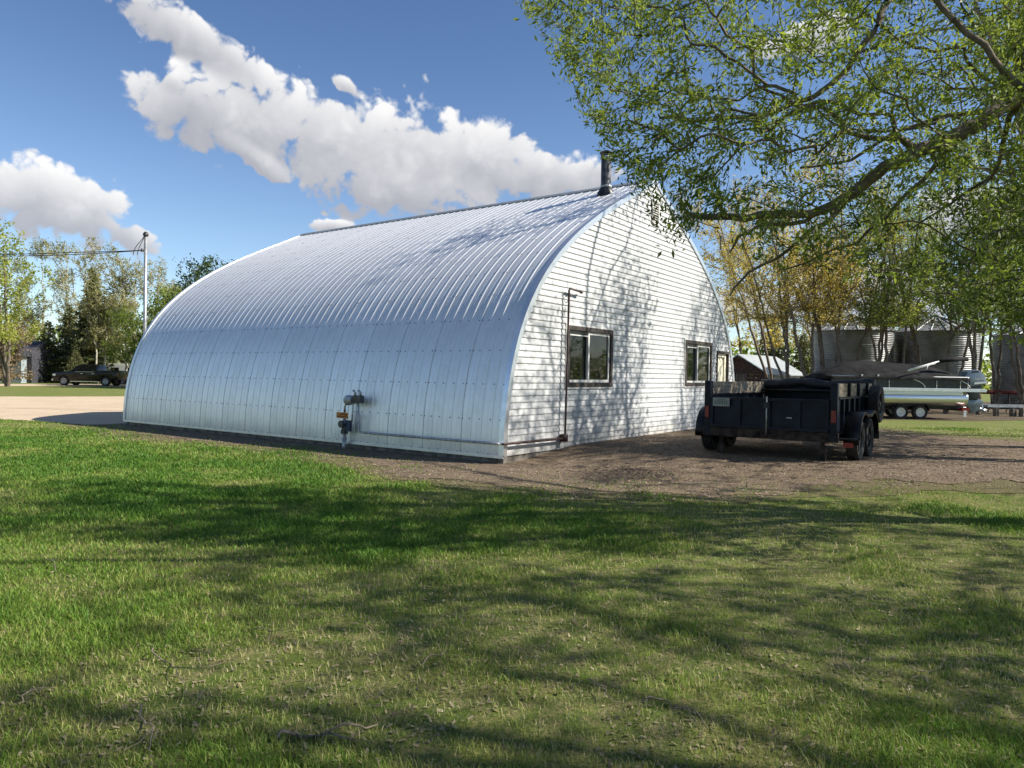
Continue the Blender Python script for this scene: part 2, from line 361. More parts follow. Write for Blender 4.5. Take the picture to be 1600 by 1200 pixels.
foot_dirt(m_steel, .30, .75, .45, (.36, .31, .25)); foot_dirt(m_side, .35, .85, .4, (.36, .31, .25))
def arch(z):
    t = np.asarray(z, float)/H; return W/2*(.434*t**2+.83*t**4-.264*t**8)
barn = thing('arched_barn', 'big arched barn clad in ribbed silver steel with white lap siding gable', 'barn')
ZB = .13
zz = np.linspace(ZB, H, 400); xx = arch(zz); arc = np.concatenate([[0], np.cumsum(np.hypot(np.diff(zz), np.diff(xx)))]); AT = arc[-1]
def onarc(s):
    z = np.interp(s, arc, zz); x = float(arch(z)); dz = .01
    tx, tz = float(arch(min(z+dz, H))-arch(z-dz)), (min(z+dz, H)-(z-dz)); l = math.hypot(tx, tz)
    return x, float(z), -tz/l, tx/l       # point and outward normal (left side)
PW = .9144
def panel(s0, s1, n, lift):
    prof = []
    for k in range(4):
        y = k*.2286
        prof += [(y-.024, 0), (y-.011, .010), (y+.011, .010), (y+.024, 0), (y+.09, 0.0), (y+.105, .004), (y+.12, 0.0)]
    prof.append((PW-.0301, 0)); vs = []
    for i in range(n+1):
        x, z, nxx, nz = onarc(s0+(s1-s0)*i/n)
        for (y, d) in prof: vs.append((x+nxx*(d+lift), y, z+nz*(d+lift)))
    q = len(prof); mb = MB()
    mb.add(vs, [(i*q+k, i*q+k+1, (i+1)*q+k+1, (i+1)*q+k) for i in range(n) for k in range(q-1)])
    me = mb.mesh('roof_panel', m_steel, True); me.set_sharp_from_angle(angle=RD(12)); return me
SPL = AT*.76
pm = [panel(0, AT, 56, .004)]
mir = []
for me in pm:
    m2 = me.copy(); m2.transform(Matrix.Translation((W, 0, 0)) @ Matrix.Scale(-1, 4, (1, 0, 0))); m2.flip_normals(); mir.append(m2)
for k in range(14):
    for me in pm+mir:
        o = link(bpy.data.objects.new('roof_panel', me), barn); o.location = (0, k*PW+.03, 0)
sc = MB()
for r_, s in enumerate([.03]+list(np.arange(.62, AT-.4, .62))):
    x, z, a, b = onarc(s)
    for k in range(14):
        for j in range(4):
            for dy in ((-.04, .045) if j == 0 else (.045,)):
                y = k*PW+j*.2286+.03+dy+.01*math.sin(k*7+j*3+r_)
                c = Vector((x+a*.005, y, z+b*.005)); nn = Vector((a, 0, b)); tt = Vector((-b, 0, a)); q = .011
                sc.add([c+tt*q+Vector((0, q, 0)), c-tt*q+Vector((0, q, 0)), c-tt*q-Vector((0, q, 0)), c+tt*q-Vector((0, q, 0)), c+nn*.012], [(0, 1, 4), (1, 2, 4), (2, 3, 4), (3, 0, 4)])
tag(sc.build('screws', m_screw, barn), kind='stuff')
x, z, a, b = onarc(AT-.16)
rc = MB(); hx = W/2
rc.add([(x+a*.035, -.03, z+b*.035), (hx, -.03, H+.045), (W-x-a*.035, -.03, z+b*.035), (x+a*.035, L+.03, z+b*.035), (hx, L+.03, H+.045), (W-x-a*.035, L+.03, z+b*.035),
        (x+a*.03, -.03, z+b*.012), (W-x-a*.03, -.03, z+b*.012), (x+a*.03, L+.03, z+b*.012), (W-x-a*.03, L+.03, z+b*.012)],
       [(0, 1, 4, 3), (1, 2, 5, 4), (0, 3, 8, 6), (2, 7, 9, 5)])
rc.build('ridge_cap', m_ridge, barn)
# rake trim along the near and far gable edges
for (ya, yb) in ((-.045, .06), (L-.06, L+.045)):
    for sgn in (0, 1):
        t_ = MB(); vs = []; n = 60
        for i in range(n+1):
            x, z, a, b = onarc(AT*i/n); 
            ring = [(x+a*.032, ya), (x+a*.032, yb), (x-a*.075, yb), (x-a*.075, ya)]; zr = [z+b*.032, z+b*.032, z-b*.075, z-b*.075]
            for (px_, py_), pz in zip(ring, zr): vs.append((W-px_ if sgn else px_, py_, pz))
        fs = [(i*4+k, i*4+(k+1) % 4, (i+1)*4+(k+1) % 4, (i+1)*4+k) for i in range(n) for k in range(4)]+[(3, 2, 1, 0), (n*4, n*4+1, n*4+2, n*4+3)]
        t_.add(vs, fs); t_.build('rake_trim', m_trim if ya < 1 else m_steel, barn, 'auto')
# end walls behind the boards, foundation
def endwall(y0, y1):
    zs = np.linspace(.05, H-.03, 50); pts = [(float(arch(q))+.03, q) for q in zs]+[(W-float(arch(q))-.03, q) for q in zs[::-1]]
    MB().prism(pts, y0, y1, 'y').build('end_wall', m_conc if y0 < 1 else m_side, barn)
endwall(.12, .16); endwall(L-.05, L-.01)
fd = MB(); fd.box(.035, .2, .0, L, -.3, .16); fd.box(W-.2, W-.035, 0, L, -.3, .16); fd.box(.2, W-.2, .005, .1, -.3, .15); fd.box(.2, W-.2, L-.1, L, -.3, .15)
fd.build('foundation', m_conc, barn)
bt = MB(); bt.box(-.035, .0, -.045, L, .10, .155); bt.build('base_trim', m_trim, barn)
# lap siding, one object for each course and side of an opening
CW = .1143; WT, WB_ = 2.508, 1.314
WIN = [(2.0, 3.85), (7.83, 9.71)]; DOOR = (10.13, 11.08, 2.31)
z0 = .14; course = 0
while z0 < H-.1:
    z1 = min(z0+CW, H-.05); zm = (z0+z1)/2
    cuts = []
    for a, b in WIN:
        if z1 > WB_+.02 and z0 < WT-.02: cuts.append((a+.02, b-.02))
    if z0 < DOOR[2]-.02: cuts.append((DOOR[0]+.02, DOOR[1]-.02))
    xl0, xl1 = float(arch(z0))+.012, float(arch(z1))+.012
    segs = []; cur = None
    edges = [None]+[v for c in cuts for v in c]+[None]
    for i in range(0, len(edges), 2):
        a, b = edges[i], edges[i+1]
        segs.append((xl0 if a is None else a, xl1 if a is None else a, W-xl0 if b is None else b, W-xl1 if b is None else b))
    for (a0, a1, b0, b1) in segs:
        if b0-a0 < .03: continue
        yo, yi = -.022, -.005
        mb = MB(); mb.add([(a0, yo, z0-.004), (b0, yo, z0-.004), (b1, yi, z1), (a1, yi, z1), (a0, .03, z0-.004), (b0, .03, z0-.004), (b1, .03, z1), (a1, .03, z1), (a0, yo-.001, z0+.012), (b0, yo-.001, z0+.012)],
                          [(0, 1, 9, 8), (8, 9, 2, 3), (4, 7, 6, 5), (0, 4, 5, 1), (3, 2, 6, 7), (0, 8, 3, 7, 4), (1, 5, 6, 2, 9)])
        mb.build('siding_board', m_side, barn)
    z0 = z1
def window(x0, x1):
    w = MB(); c = .085
    w.box(x0, x1, -.05, .09, WT-c, WT); w.box(x0, x1, -.055, .09, WB_, WB_+c); w.box(x0, x0+c, -.05, .09, WB_+c, WT-c); w.box(x1-c, x1, -.05, .09, WB_+c, WT-c)
    win = w.build('window', m_brown, barn)
    o = MB(); e = .035                                   # pale outer edging of the casing
    o.box(x0-e, x1+e, -.035, .0, WT+.001, WT+e); o.box(x0-e, x1+e, -.04, .0, WB_-e, WB_-.001); o.box(x0-e, x0-.001, -.035, 0, WB_, WT); o.box(x1+.001, x1+e, -.035, 0, WB_, WT)
    o.build('edging', m_vinyl, win)
    xm = (x0+x1)/2-.04; a, b = x0+c+.004, x1-c-.004; lo, hi = WB_+c+.004, WT-c-.004
    def sash(xa, xb, y0, y1, fw, mm, zt=hi):
        s = MB(); s.box(xa, xb, y0, y1, zt-fw, zt); s.box(xa, xb, y0, y1, lo, lo+fw); s.box(xa, xa+fw, y0, y1, lo+fw, zt-fw); s.box(xb-fw, xb, y0, y1, lo+fw, zt-fw)
        s.build('sash', mm, win)
        MB().box(xa+fw-.004, xb-fw+.004, (y0+y1)/2, (y0+y1)/2+.008, lo+fw-.004, zt-fw+.004).build('pane', m_glass, win)
    sash(a, xm+.03, .035, .075, .05, m_grey, hi); sash(xm-.03, b, -.012, .03, .055, m_vinyl)
    MB().box(a, xm-.035, .0, .03, hi-.1, hi-.075).box(a, xm-.035, -.01, .034, lo, lo+.05).build('track', m_vinyl, win)
for a, b in WIN: window(a, b)
dx0, dx1, dz = DOOR
d = MB(); d.box(dx0, dx1, -.045, .1, dz-.07, dz); d.box(dx0, dx0+.05, -.045, .1, .1, dz-.07); d.box(dx1-.05, dx1, -.045, .1, .1, dz-.07)
dr = d.build('door', m_brown, barn)
MB().box(dx0+.052, dx1-.052, .02, .09, dz-.17, dz-.072).box(dx0+.052, dx0+.13, .02, .09, .1, dz-.17).box(dx1-.2, dx1-.052, .02, .09, .1, dz-.17).build('frame', m_cream, dr)
lf = MB(); lf.box(dx0+.135, dx1-.205, .06, .1, .1, dz-.175); lf.box(dx0+.2, dx1-.27, .05, .058, 1.3, dz-.26); lf.box(dx0+.2, dx1-.27, .05, .058, .35, 1.15); lf.build('leaf', m_cream, dr, bevel=.004)
MB().lathe([(.0, -.02), (.028, -.015), (.03, .01), (.012, .02), (.012, .05)], (dx0+.18, .02, 1.12), 'y', 12).build('handle', m_dark, dr, True)
v = MB(); vx, v0, v1 = W/2, 5.12, 5.68
v.box(vx-.19, vx+.19, -.05, -.024, v1-.03, v1); v.box(vx-.19, vx+.19, -.05, -.024, v0, v0+.03); v.box(vx-.19, vx-.16, -.05, -.024, v0+.03, v1-.03); v.box(vx+.16, vx+.19, -.05, -.024, v0+.03, v1-.03)
gv = v.build('gable_vent', m_vinyl, barn)
R45 = Matrix.Rotation(RD(40), 3, 'X')
for i in range(9): MB().box(-.158, .158, -.022, .022, -.004, .004, R45, (vx, -.034, v0+.06+i*.055)).build('louver', m_vinyl, gv)
MB().box(vx-.16, vx+.16, -.026, -.0235, v0+.03, v1-.03).build('backing', m_grey, gv)
# stove pipe through the roof, found where its pixel meets the roof
best = None
for D in np.arange(10, 24, .01):
    p = at(946.5, 303, D)
    if 0 < p[0] < W/2 and p[2] < H and p[0] >= arch(p[2]): best = p; break
sp = thing('stove_pipe', 'dark metal stove pipe with flared collar standing on the steel roof near its ridge', 'chimney', best)
print('stove', best)
MB().lathe([(.12, -.1), (.12, .9), (.115, .9), (.115, -.1)], seg=20).build('pipe', m_dark, sp, True)
MB().lathe([(.24, -.22), (.2, .02), (.135, .13), (.123, .14)], seg=20).build('flashing', m_black, sp, True)
MB().lathe([(.122, .14), (.14, .15), (.14, .18), (.122, .19)], seg=20).build('storm_collar', m_galv, sp, True)
MB().lathe([(.122, .8), (.145, .81), (.145, .86), (.122, .87)], seg=20).build('storm_collar', m_galv, sp, True)
MB().lathe([(.0, 1.02), (.06, 1.01), (.16, .965), (.165, .95), (.0, .955)], seg=20).build('rain_cap', m_dark, sp, True)
cr = MB()
for k in range(4): cr.tube([(.12*cos(k*pi/2+.4), .12*sin(k*pi/2+.4), .86), (.13*cos(k*pi/2+.4), .13*sin(k*pi/2+.4), .955)], .008, 5)
cr.build('cap_bracket', m_dark, sp)
# gas meter with its supply pipe round the corner
gm = thing('gas_meter', 'gas meter with orange tag on the steel wall, its pipe running round the corner', 'gas meter', (-.12, 3.75, 0))
def gl(y, z, x=0.0): return (x, y-3.75, z)
MB().tube([gl(3.83, -.1), gl(3.83, .62)], .032, 10).tube([gl(3.83, -.1), gl(3.83, .22)], .045, 10).build('riser_pipe', m_galv, gm, True)
rg = MB(); rg.lathe([(.0, -.07), (.05, -.07), (.06, -.03), (.06, .05), (.04, .09), (0, .09)], gl(3.83, .42), 'z', 14); rg.lathe([(.0, -.09), (.07, -.08), (.075, -.03), (.03, .0), (.03, .06)], (-.03, .08, .5), 'x', 14); rg.box(-.05, .05, .03, .13, .3, .38)
rg.build('regulator', m_dark, gm, 'auto')
MB().tube([gl(3.83, .6), gl(3.83, .82), gl(3.80, .9), gl(3.74, .95)], .02, 8).build('pipe', m_galv, gm, True)
MB().lathe([(.0, -.08), (.075, -.075), (.1, -.04), (.1, .05), (.075, .08), (0, .085)], gl(3.68, .98, -.03), 'x', 20).build('meter_body', m_galv, gm, True)
MB().box(-.06, .06, -.42, -.2, .93, 1.08).build('index_box', m_dark, gm, bevel=.01)
hd = MB()
for y in (3.53, 3.38): hd.tube([gl(y, 1.06), gl(y, 1.13), gl(y+.03, 1.16), gl(y+.06, 1.17)], .024, 8)
hd.tube([gl(3.64, .95), gl(3.55, .92), gl(3.5, .95)], .022, 8); hd.tube([gl(3.58, .93), gl(3.61, .55), gl(3.72, .5)], .012, 6)
hd.build('pipe', m_galv, gm, True)
tg = MB().box(-.095, -.088, -.13, .21, .62, .735).build('warning_tag', mat('orange_tag', (.55, .20, .03), .6, 0, .25, 20), gm)
st = MB()
for r_ in range(2):
    for k in range(9 if r_ == 0 else 7): st.box(-.0975, -.0952, -.10+k*.03, -.10+k*.03+.016, .64+r_*.045, .64+r_*.045+.024)
tag(st.build('lettering', m_rust, tg), kind='stuff')
MB().box(-.05, .01, -.13, .0, .36, .58).build('blue_box', mat('blue_plastic', (.012, .03, .075), .5), gm, bevel=.006)
MB().tube([gl(3.42, 1.07, -.02), gl(3.42, .40, -.0), gl(3.40, .37, 0), gl(3.36, .36, 0), gl(.1, .36, -.0), gl(-.02, .36, 0)], .021, 8).build('pipe', m_galv, gm, True)
dk = MB(); dk.tube([(0, -3.82, .36), (.03, -3.86, .36), (.1, -3.86, .36), (1.90, -3.86, .34)], .021, 8); dk.tube([(1.95, -3.87, .34), (1.96, -3.87, .4), (2.02, -3.87, 3.16), (2.05, -3.87, 3.19), (2.45, -3.87, 3.17)], .021, 8)
dk.box(1.88, 2.0, -3.91, -3.80, .28, .42); dk.tube([(2.45, -3.87, 3.17), (2.52, -3.85, 3.165)], .03, 8)
dk.build('pipe', m_rust, gm, True)
lp = MB(); lp.tube([(2.12+.07*cos(t), -3.83, 3.05+.06*sin(t)) for t in np.linspace(0, 6.2, 12)], .008, 5); lp.build('bracket', m_galv, gm)
# ------------------------------------------------------------------ dump trailer
m_navy = mat('navy_paint', (.005, .008, .018), .45, .0, .3, 4, .12, 25, spec=.25)
m_tyre = mat('tyre_rubber', (.022, .021, .020), .85, 0, .3, 20, .4, 60)
m_rim = mat('black_rim', (.03, .03, .032), .5, .5, .2)
m_wood = mat('weathered_board', (.42, .35, .26), .85, 0, .3, 3, .4, 20, col2=(.20, .155, .11), coord='Object', stretch=(1, 1, 9))
m_redl = mat('red_lens', (.22, .006, .008), .25, 0, .1, spec=.6)
m_tarp = mat('black_tarp', (.014, .014, .015), .6, 0, .4, 5, .5, 12)
m_plate = mat('plate_white', (.27, .29, .27), .5, 0, .1)
m_green = mat('plate_green', (.10, .15, .11), .6)
m_rustf = mat('rusty_frame', (.035, .024, .018), .75, .2, .5, 8, .3, 30)
def wheel(parent, c, R, w, name='wheel', rimm=None, spokes=0, out=-1):
    # axis along local y; out = side of the visible face
    root = MB(); r = R*.62
    root.lathe([(r, -w*.42), (R*.86, -w*.5), (R*.96, -w*.46), (R, -w*.36), (R, -.012), (R*.985, -.01), (R*.985, .01), (R, .012), (R, w*.36), (R*.96, w*.46), (R*.86, w*.5), (r, w*.42), (r*.97, w*.3), (r*.97, -w*.3), (r, -w*.42)], c, 'y', 32)
    wo_ = bpy.data.objects.new(name, None); wo_.empty_display_size = .1; link(wo_, parent)
    root.build('tyre', m_tyre, wo_, 'auto')
    rm = MB(); q = out*w
    rm.lathe([(r*.99, q*.40), (r*.9, q*.38), (r*.84, q*.2), (r*.5, q*.16), (r*.34, q*.26), (.055, q*.3), (.05, q*.38), (0, q*.39)], c, 'y', 32)
    if spokes:
        for k in range(spokes):
            a = 2*pi*k/spokes; Rm = Matrix.Rotation(-a, 3, 'Y'); rm.box(r*.52, r*.80, -.012, .012, -r*.10, r*.10, Rm, (c[0], c[1]+q*.26, c[2]))
    rm.build('rim', rimm or m_rim, wo_, 'auto'); return wo_
TR = thing('dump_trailer', 'black dump trailer with weathered wooden side boards and a spare wheel parked by the barn', 'trailer', (2.73, -3.63, .17))
hw = 1.095; BL = 3.35
MB().box(.03, BL, -hw+.02, hw-.02, .50, .545).build('bed_floor', m_navy, TR)
for s in (-1, 1):
    w = MB(); w.box(.1, BL, min(s*hw, s*(hw-.03)), max(s*hw, s*(hw-.03)), .50, 1.04); w.box(.1, BL, min(s*(hw+.03), s*(hw-.05)), max(s*(hw+.03), s*(hw-.05)), 1.04, 1.075)
    sw = w.build('side_wall', m_navy, TR)
    for x in (.35, .75, 1.2, 1.65, 2.1, 2.55, 3.0, 3.3): MB().box(x-.03, x+.03, min(s*(hw+.001), s*(hw+.05)), max(s*(hw+.001), s*(hw+.05)), .50, 1.038).build('stake', m_navy, sw)
    pts = [(.12, 1.30), (BL-.03, 1.30), (BL-.1, 1.078), (.22 if s > 0 else .12, 1.078)]
    bd = MB().prism(pts, s*(hw-.055), s*(hw-.015), 'y').build('side_board', m_wood, TR)
    for x in ((.95, 1.75, 2.6) if s < 0 else ()): MB().box(x-.035, x+.035, s*hw-.035, s*hw+.012, 1.076, 1.31).build('board_bracket', m_navy, TR)
    MB().box(-.03, .1, min(s*(hw-.09), s*(hw+.02)), max(s*(hw-.09), s*(hw+.02)), .36, 1.31).build('corner_post', m_navy, TR, bevel=.006)
    MB().box(-.05, -.031, s*(hw-.035)-.035, s*(hw-.035)+.035, .66, .86).build('tail_light', m_redl, TR, bevel=.006)
    fe = MB(); prof = []
    for (cx, a0, a1) in ((.75, 190, 62), (1.6, 118, -10)):
        for a in np.linspace(a0, a1, 9): prof.append((cx+.46*cos(RD(a)), .37+.46*sin(RD(a))))
    inn = [(cx_*1.0, cz_) for cx_, cz_ in prof]
    n = len(prof); ya, yb = s*(hw+.052), s*(hw+.31); vs = [(p, y, q) for (p, q) in prof for y in (ya, yb)]+[(p, yb, q-.05) for (p, q) in prof]
    fe.add(vs, [(2*i, 2*i+1, 2*i+3, 2*i+2) for i in range(n-1)]+[(2*i+1, 2*n+i, 2*n+i+1, 2*i+3) for i in range(n-1)])
    f = fe.build('fender', m_black, TR, 'auto'); so_ = f.modifiers.new('thick', 'SOLIDIFY'); so_.thickness = .006
    for x in (.75, 1.6): wheel(TR, (x, s*(hw+.155), .3475), .3475, .2, out=s)
    MB().box(.2, 4.3, min(s*.42, s*.52), max(s*.42, s*.52), .36, .497).build('frame_rail', m_rustf, TR)
    MB().box(.12, .24, s*.86-.05, s*.86+.05, -.02, .2).box(.15, .2, s*.86-.03, s*.86+.03, .2, .5).build('support_leg', m_rustf, TR)
    MB().box(.3, 2.0, s*.93-.03, s*.93+.03, .40, .46).build('leaf_spring', m_rustf, TR)
for x in (.75, 1.6): MB().tube([(x, -hw-.1, .3475), (x, hw+.1, .3475)], .035, 8).build('axle', m_rustf, TR, True)
MB().box(BL-.04, BL, -hw+.05, hw-.05, .545, 1.28).build('front_wall', m_navy, TR)
tp = MB(); tp.tube([(BL-.02, y, 1.27+.025*math.sin(y*5)) for y in np.linspace(-hw-.02, hw+.02, 14)], [.1+.014*math.sin(i*2.1) for i in range(14)], 12); tp.box(BL-.3, BL-.02, -hw+.06, hw-.06, 1.12, 1.15); tp.build('tarp_roll', m_tarp, TR, True)
MB().box(-.02, .08, -hw-.04, hw+.04, .33, .49).build('rear_crossmember', m_rustf, TR, bevel=.008)
for i, y in enumerate((-.12, .02, .16)): MB().lathe([(0, -.03), (.035, -.028), (.04, 0)], (-.02, y, .40), 'x', 12).build('marker_light', m_rustf, TR, True)
for s in (-1, 1):
    y0, y1 = (0.008, hw-.1) if s > 0 else (-hw+.1, -.008); g = MB()
    g.box(-.02, .0, y0, y1, .54, 1.0)
    gd = g.build('gate_door', m_navy, TR)
    fr = MB(); fr.box(-.065, -.021, y0, y1, .985, 1.03); fr.box(-.065, -.021, y0, y1, .50, .55); fr.box(-.06, -.021, y0, y0+.05, .55, .985); fr.box(-.06, -.021, y1-.05, y1, .55, .985); ym = (y0+y1)/2; fr.box(-.055, -.021, ym-.05, ym+.05, .55, .985)
    fr.build('gate_frame', m_navy, gd)
MB().tube([(-.075, .0, .42), (-.075, 0, 1.06)], .013, 8).build('lock_rod', m_galv, TR, True)
MB().box(-.09, -.066, -.05, .05, .86, .96).build('latch', m_black, TR); MB().box(-.10, -.066, -.42, -.33, .70, .72).build('latch_handle', m_galv, TR, bevel=.004)
lp = MB().box(-.085, -.078, .64, .94, .865, 1.015).build('licence_plate', m_plate, TR)
st = MB()
for k in range(6): st.box(-.0875, -.0853, .68+k*.04, .68+k*.04+.024, .895, .965)
st.box(-.0875, -.0853, .70, .88, .98, .993); tag(st.build('plate_marks', m_green, lp), kind='stuff')
MB().box(-.03, .02, -hw-.36, -hw-.03, .40, .42).box(-.03, .02, -hw-.36, -hw-.34, .22, .42).build('light_bracket', m_black, TR)
MB().box(-.045, -.031, -hw-.27, -hw-.12, .27, .35).build('side_marker', m_redl, TR, bevel=.004)
wheel(TR, (2.45, -hw-.19, .92), .352, .2, 'spare_wheel', out=-1); MB().box(2.4, 2.5, -hw-.12, -hw-.051, .8, 1.04).build('spare_mount', m_black, TR)
tn = MB(); tn.prism([(BL+.0, -.5), (BL+1.4, -.06), (BL+1.4, .06), (BL, .5), (BL, .36), (BL+1.1, 0), (BL, -.36)], .38, .48, 'z'); tn.build('tongue', m_rustf, TR)
MB().tube([(BL+1.2, 0, -.02), (BL+1.2, 0, .8)], .04, 8).build('jack', m_black, TR, True)
# ------------------------------------------------------------------ pontoon boat on its trailer
m_alu = mat('brushed_aluminium', (.62, .63, .64), .32, .95, .06, 3, stretch=(.3, 6, 6))
m_alud = mat('grey_deck_edge', (.74, .75, .76), .4, .6, .05)
m_cover = mat('black_canvas', (.012, .012, .013), .85, 0, .35, 2.5, .8, 4, spec=.15)
m_panel = mat('charcoal_panel', (.02, .022, .024), .35, 0, .2)
m_cowl = mat('grey_blue_cowl', (.16, .20, .24), .25, .2, .08, spec=.6)
m_cowld = mat('dark_leg', (.035, .042, .05), .4, .2, .1)
m_wht = mat('white_paint', (.75, .75, .74), .45, 0, .05)
bp = ground(1400, 653, 0)
BO = thing('pontoon_boat', 'silver pontoon boat under a black canvas cover with a big grey outboard', 'boat', (bp[0], bp[1], 0), -YAW)
def bx(px): return (px-1400)/37.55
for y in (-.95, .95):
    MB().lathe([(0, -4.0), (.08, -3.95), (.2, -3.6), (.29, -3.0), (.29, 2.2), (.27, 2.24), (0, 2.25)], (0, y, .86), 'x', 28).build('pontoon_tube', m_alu, BO, 'auto')
dk = MB(); dk.box(-3.4, 2.4, -1.27, 1.27, 1.17, 1.23); dk.box(2.4, 2.95, -.75, .75, 1.17, 1.23); d_ = dk.build('deck', m_alud, BO)
for y in (-1.28, 1.28): MB().box(-3.42, 2.9, y-.02, y+.02, 1.14, 1.27).build('deck_edge', m_alud, d_, bevel=.008)
MB().box(-3.0, 2.0, -1.24, -1.2, 1.0, 1.139).build('under_rail', m_alu, BO)
for s in (-1, 1):
    fp = MB(); fp.box(-3.25, 2.2, s*1.2-.01, s*1.2+.01, 1.27, 1.74); fo = fp.build('fence_panel', m_panel, BO)
    r = MB(); y = s*1.225
    r.tube([(-3.25, y, 1.72), (2.25, y, 1.72)], .016, 6); r.build('rail', m_alu, fo, True)
    for x in (-2.3, -.95, .95, 1.9, 2.2): MB().tube([(x, y, 1.26), (x, y, 1.72)], .014, 6).build('rail_post', m_alu, fo, True)
    for x0 in (-.8, 1.0):
        MB().tube([(x0+1.3*sin(t), y-.01*s, 1.27+.45*cos(t)) for t in np.linspace(-.15, 1.5, 12)], .018, 6).build('arched_trim', m_alud, fo, True)
    for x in (-2.05, -1.4): MB().box(x-.03, x+.03, y-.03, y+.03, 1.70, 1.79).build('cleat', m_alud, fo)
MB().box(2.26, 2.3, -1.2, -.5, 1.27, 1.72).box(2.26, 2.3, .5, 1.2, 1.27, 1.72).build('rear_panel', m_panel, BO)
st_ = [(-3.42, 1.62, 1.72, .9), (-3.3, 1.62, 1.85, .8), (-2.5, 1.64, 2.22, .55), (-1.9, 1.64, 2.30, .5), (-1.35, 1.64, 2.42, .25), (-.6, 1.64, 2.30, .5), (.2, 1.64, 2.27, .5), (1.0, 1.64, 2.25, .45), (1.7, 1.62, 2.05, .5), (2.2, 1.62, 1.80, .7), (2.42, 1.60, 1.74, .8)]
vs = []; 
for i, (x, zl, zt, fw) in enumerate(st_):
    sg = .03*math.sin(i*2.3)
    sec = [(-1.29, zl-.03), (-1.28, zl+.1), (-.9, zl+.1+(zt-zl-.1)*.42-.03+sg), (-fw, zt-.04), (0, zt+.02), (fw, zt-.04), (.9, zl+.1+(zt-zl-.1)*.42-.03-sg), (1.28, zl+.1), (1.29, zl-.03)]
    vs += [(x, y, z) for y, z in sec]
q = 9; cv = MB(); cv.add(vs, [(i*q+k, i*q+k+1, (i+1)*q+k+1, (i+1)*q+k) for i in range(len(st_)-1) for k in range(q-1)]+[tuple(range(q)), tuple((len(st_)-1)*q+k for k in range(q-1, -1, -1))])
co = cv.build('canvas_cover', m_cover, BO, True); sb = co.modifiers.new('sub', 'SUBSURF'); sb.levels = 1; sb.render_levels = 2
bm_ = MB(); bm_.tube([(.9, -1.0, 2.30), (1.4, -.95, 2.42), (2.35, -.9, 2.47)], [.05, .1, .09], 10); bm_.build('bimini_boot', m_cover, BO, True)
for z0, z1, x1 in ((1.98, 2.36, 1.15), (1.95, 2.28, 1.0)): MB().tube([(-.25, -1.31, z0), (x1, -1.02, z1)], .028, 6).build('bimini_leg', m_wht, BO, True)
MB().tube([(.55, -1.2, 2.0), (.62, -1.15, 2.2)], .02, 6).build('bimini_leg', m_wht, BO, True)
ob = bpy.data.objects.new('outboard_motor', None); link(ob, BO); tag(ob, 'grey blue outboard motor with pale lower stripe')
cp = [(2.66, 1.36), (2.66, 1.72), (2.76, 1.95), (2.98, 2.06), (3.28, 2.04), (3.48, 1.86), (3.62, 1.55), (3.58, 1.46), (3.3, 1.40), (2.8, 1.33)]
cw = MB().prism(cp, -.27, .27, 'y').build('cowl', m_cowl, ob, 'auto', .07)
MB().prism([(2.62, 1.38), (2.62, 1.74), (2.68, 1.8), (2.72, 1.8), (2.72, 1.38)], -.22, .22, 'y').build('front_cover', m_cowld, ob, bevel=.03)
MB().prism([(3.05, 1.45), (3.56, 1.50), (3.60, 1.58), (3.08, 1.53)], -.278, .278, 'y').build('stripe', m_wht, ob)
textmesh('YAMAHA', .11, m_wht, 'lettering', ob, Matrix.Translation((3.3, -.282, 1.66)) @ Matrix.Rotation(RD(-4), 4, 'Y') @ Matrix.Rotation(pi/2, 4, 'X'))
MB().prism([(2.98, 2.0), (3.2, 2.0), (3.26, 1.95), (2.9, 1.92)], -.275, .275, 'y').build('air_slot', m_black, ob)
MB().prism([(2.82, 1.36), (3.45, 1.42), (3.38, 1.05), (3.3, .8), (2.95, .8), (2.9, 1.05)], -.16, .16, 'y').build('mid_section', m_cowld, ob, 'auto', .04)
MB().prism([(2.85, .82), (3.45, .84), (3.62, .70), (3.5, .62), (3.45, .45), (3.2, .25), (3.05, .25), (2.95, .5), (2.8, .65)], -.09, .09, 'y').build('lower_unit', m_cowl, ob, 'auto', .03)
MB().lathe([(0, 2.75), (.05, 2.85), (.085, 3.1), (.08, 3.5), (.03, 3.62), (0, 3.62)], (0, 0, .42), 'x', 14).build('gearcase', m_cowl, ob, True)
pr = MB()
for k in range(3):
    a = 2*pi*k/3; Rm = Matrix.Rotation(a, 3, 'X'); pr.add([tuple(Rm @ Vector(p)+Vector((3.6, 0, .42))) for p in ((-.04, -.03, .05), (.05, .05, .05), (.06, .1, .19), (-.05, -.06, .19))], [(0, 1, 2, 3)])
pr.build('propeller', m_alu, ob); MB().box(2.6, 2.95, -.14, .14, .95, 1.28).build('clamp_bracket', m_black, ob, bevel=.02)
BT = thing('boat_trailer', 'low tandem boat trailer with white spoke wheels under the pontoon boat', 'trailer', (bp[0], bp[1], 0), -YAW)
for s in (-1, 1):
    MB().box(-4.0, 2.3, s*.75-.04, s*.75+.04, .44, .54).build('frame_rail', m_black, BT)
    for x in (-.40, .38): wheel(BT, (x, s*1.05, .295), .295, .19, rimm=m_wht, spokes=8, out=s)
    fn = MB(); pf = [(x0+.36*cos(RD(a)), .33+.36*sin(RD(a))) for x0, aa in ((-.4, np.linspace(175, 60, 7)), (.38, np.linspace(120, 5, 7))) for a in aa]
    vs = [(p, s*y, q_) for p, q_ in pf for y in (.93, 1.17)]; fn.add(vs, [(2*i, 2*i+1, 2*i+3, 2*i+2) for i in range(len(pf)-1)])
    f = fn.build('fender', m_black, BT, 'auto'); f.modifiers.new('t', 'SOLIDIFY').thickness = .006
    MB().box(-3.4, 2.1, s*.95-.05, s*.95+.05, .541, .575).build('bunk', m_black, BT)
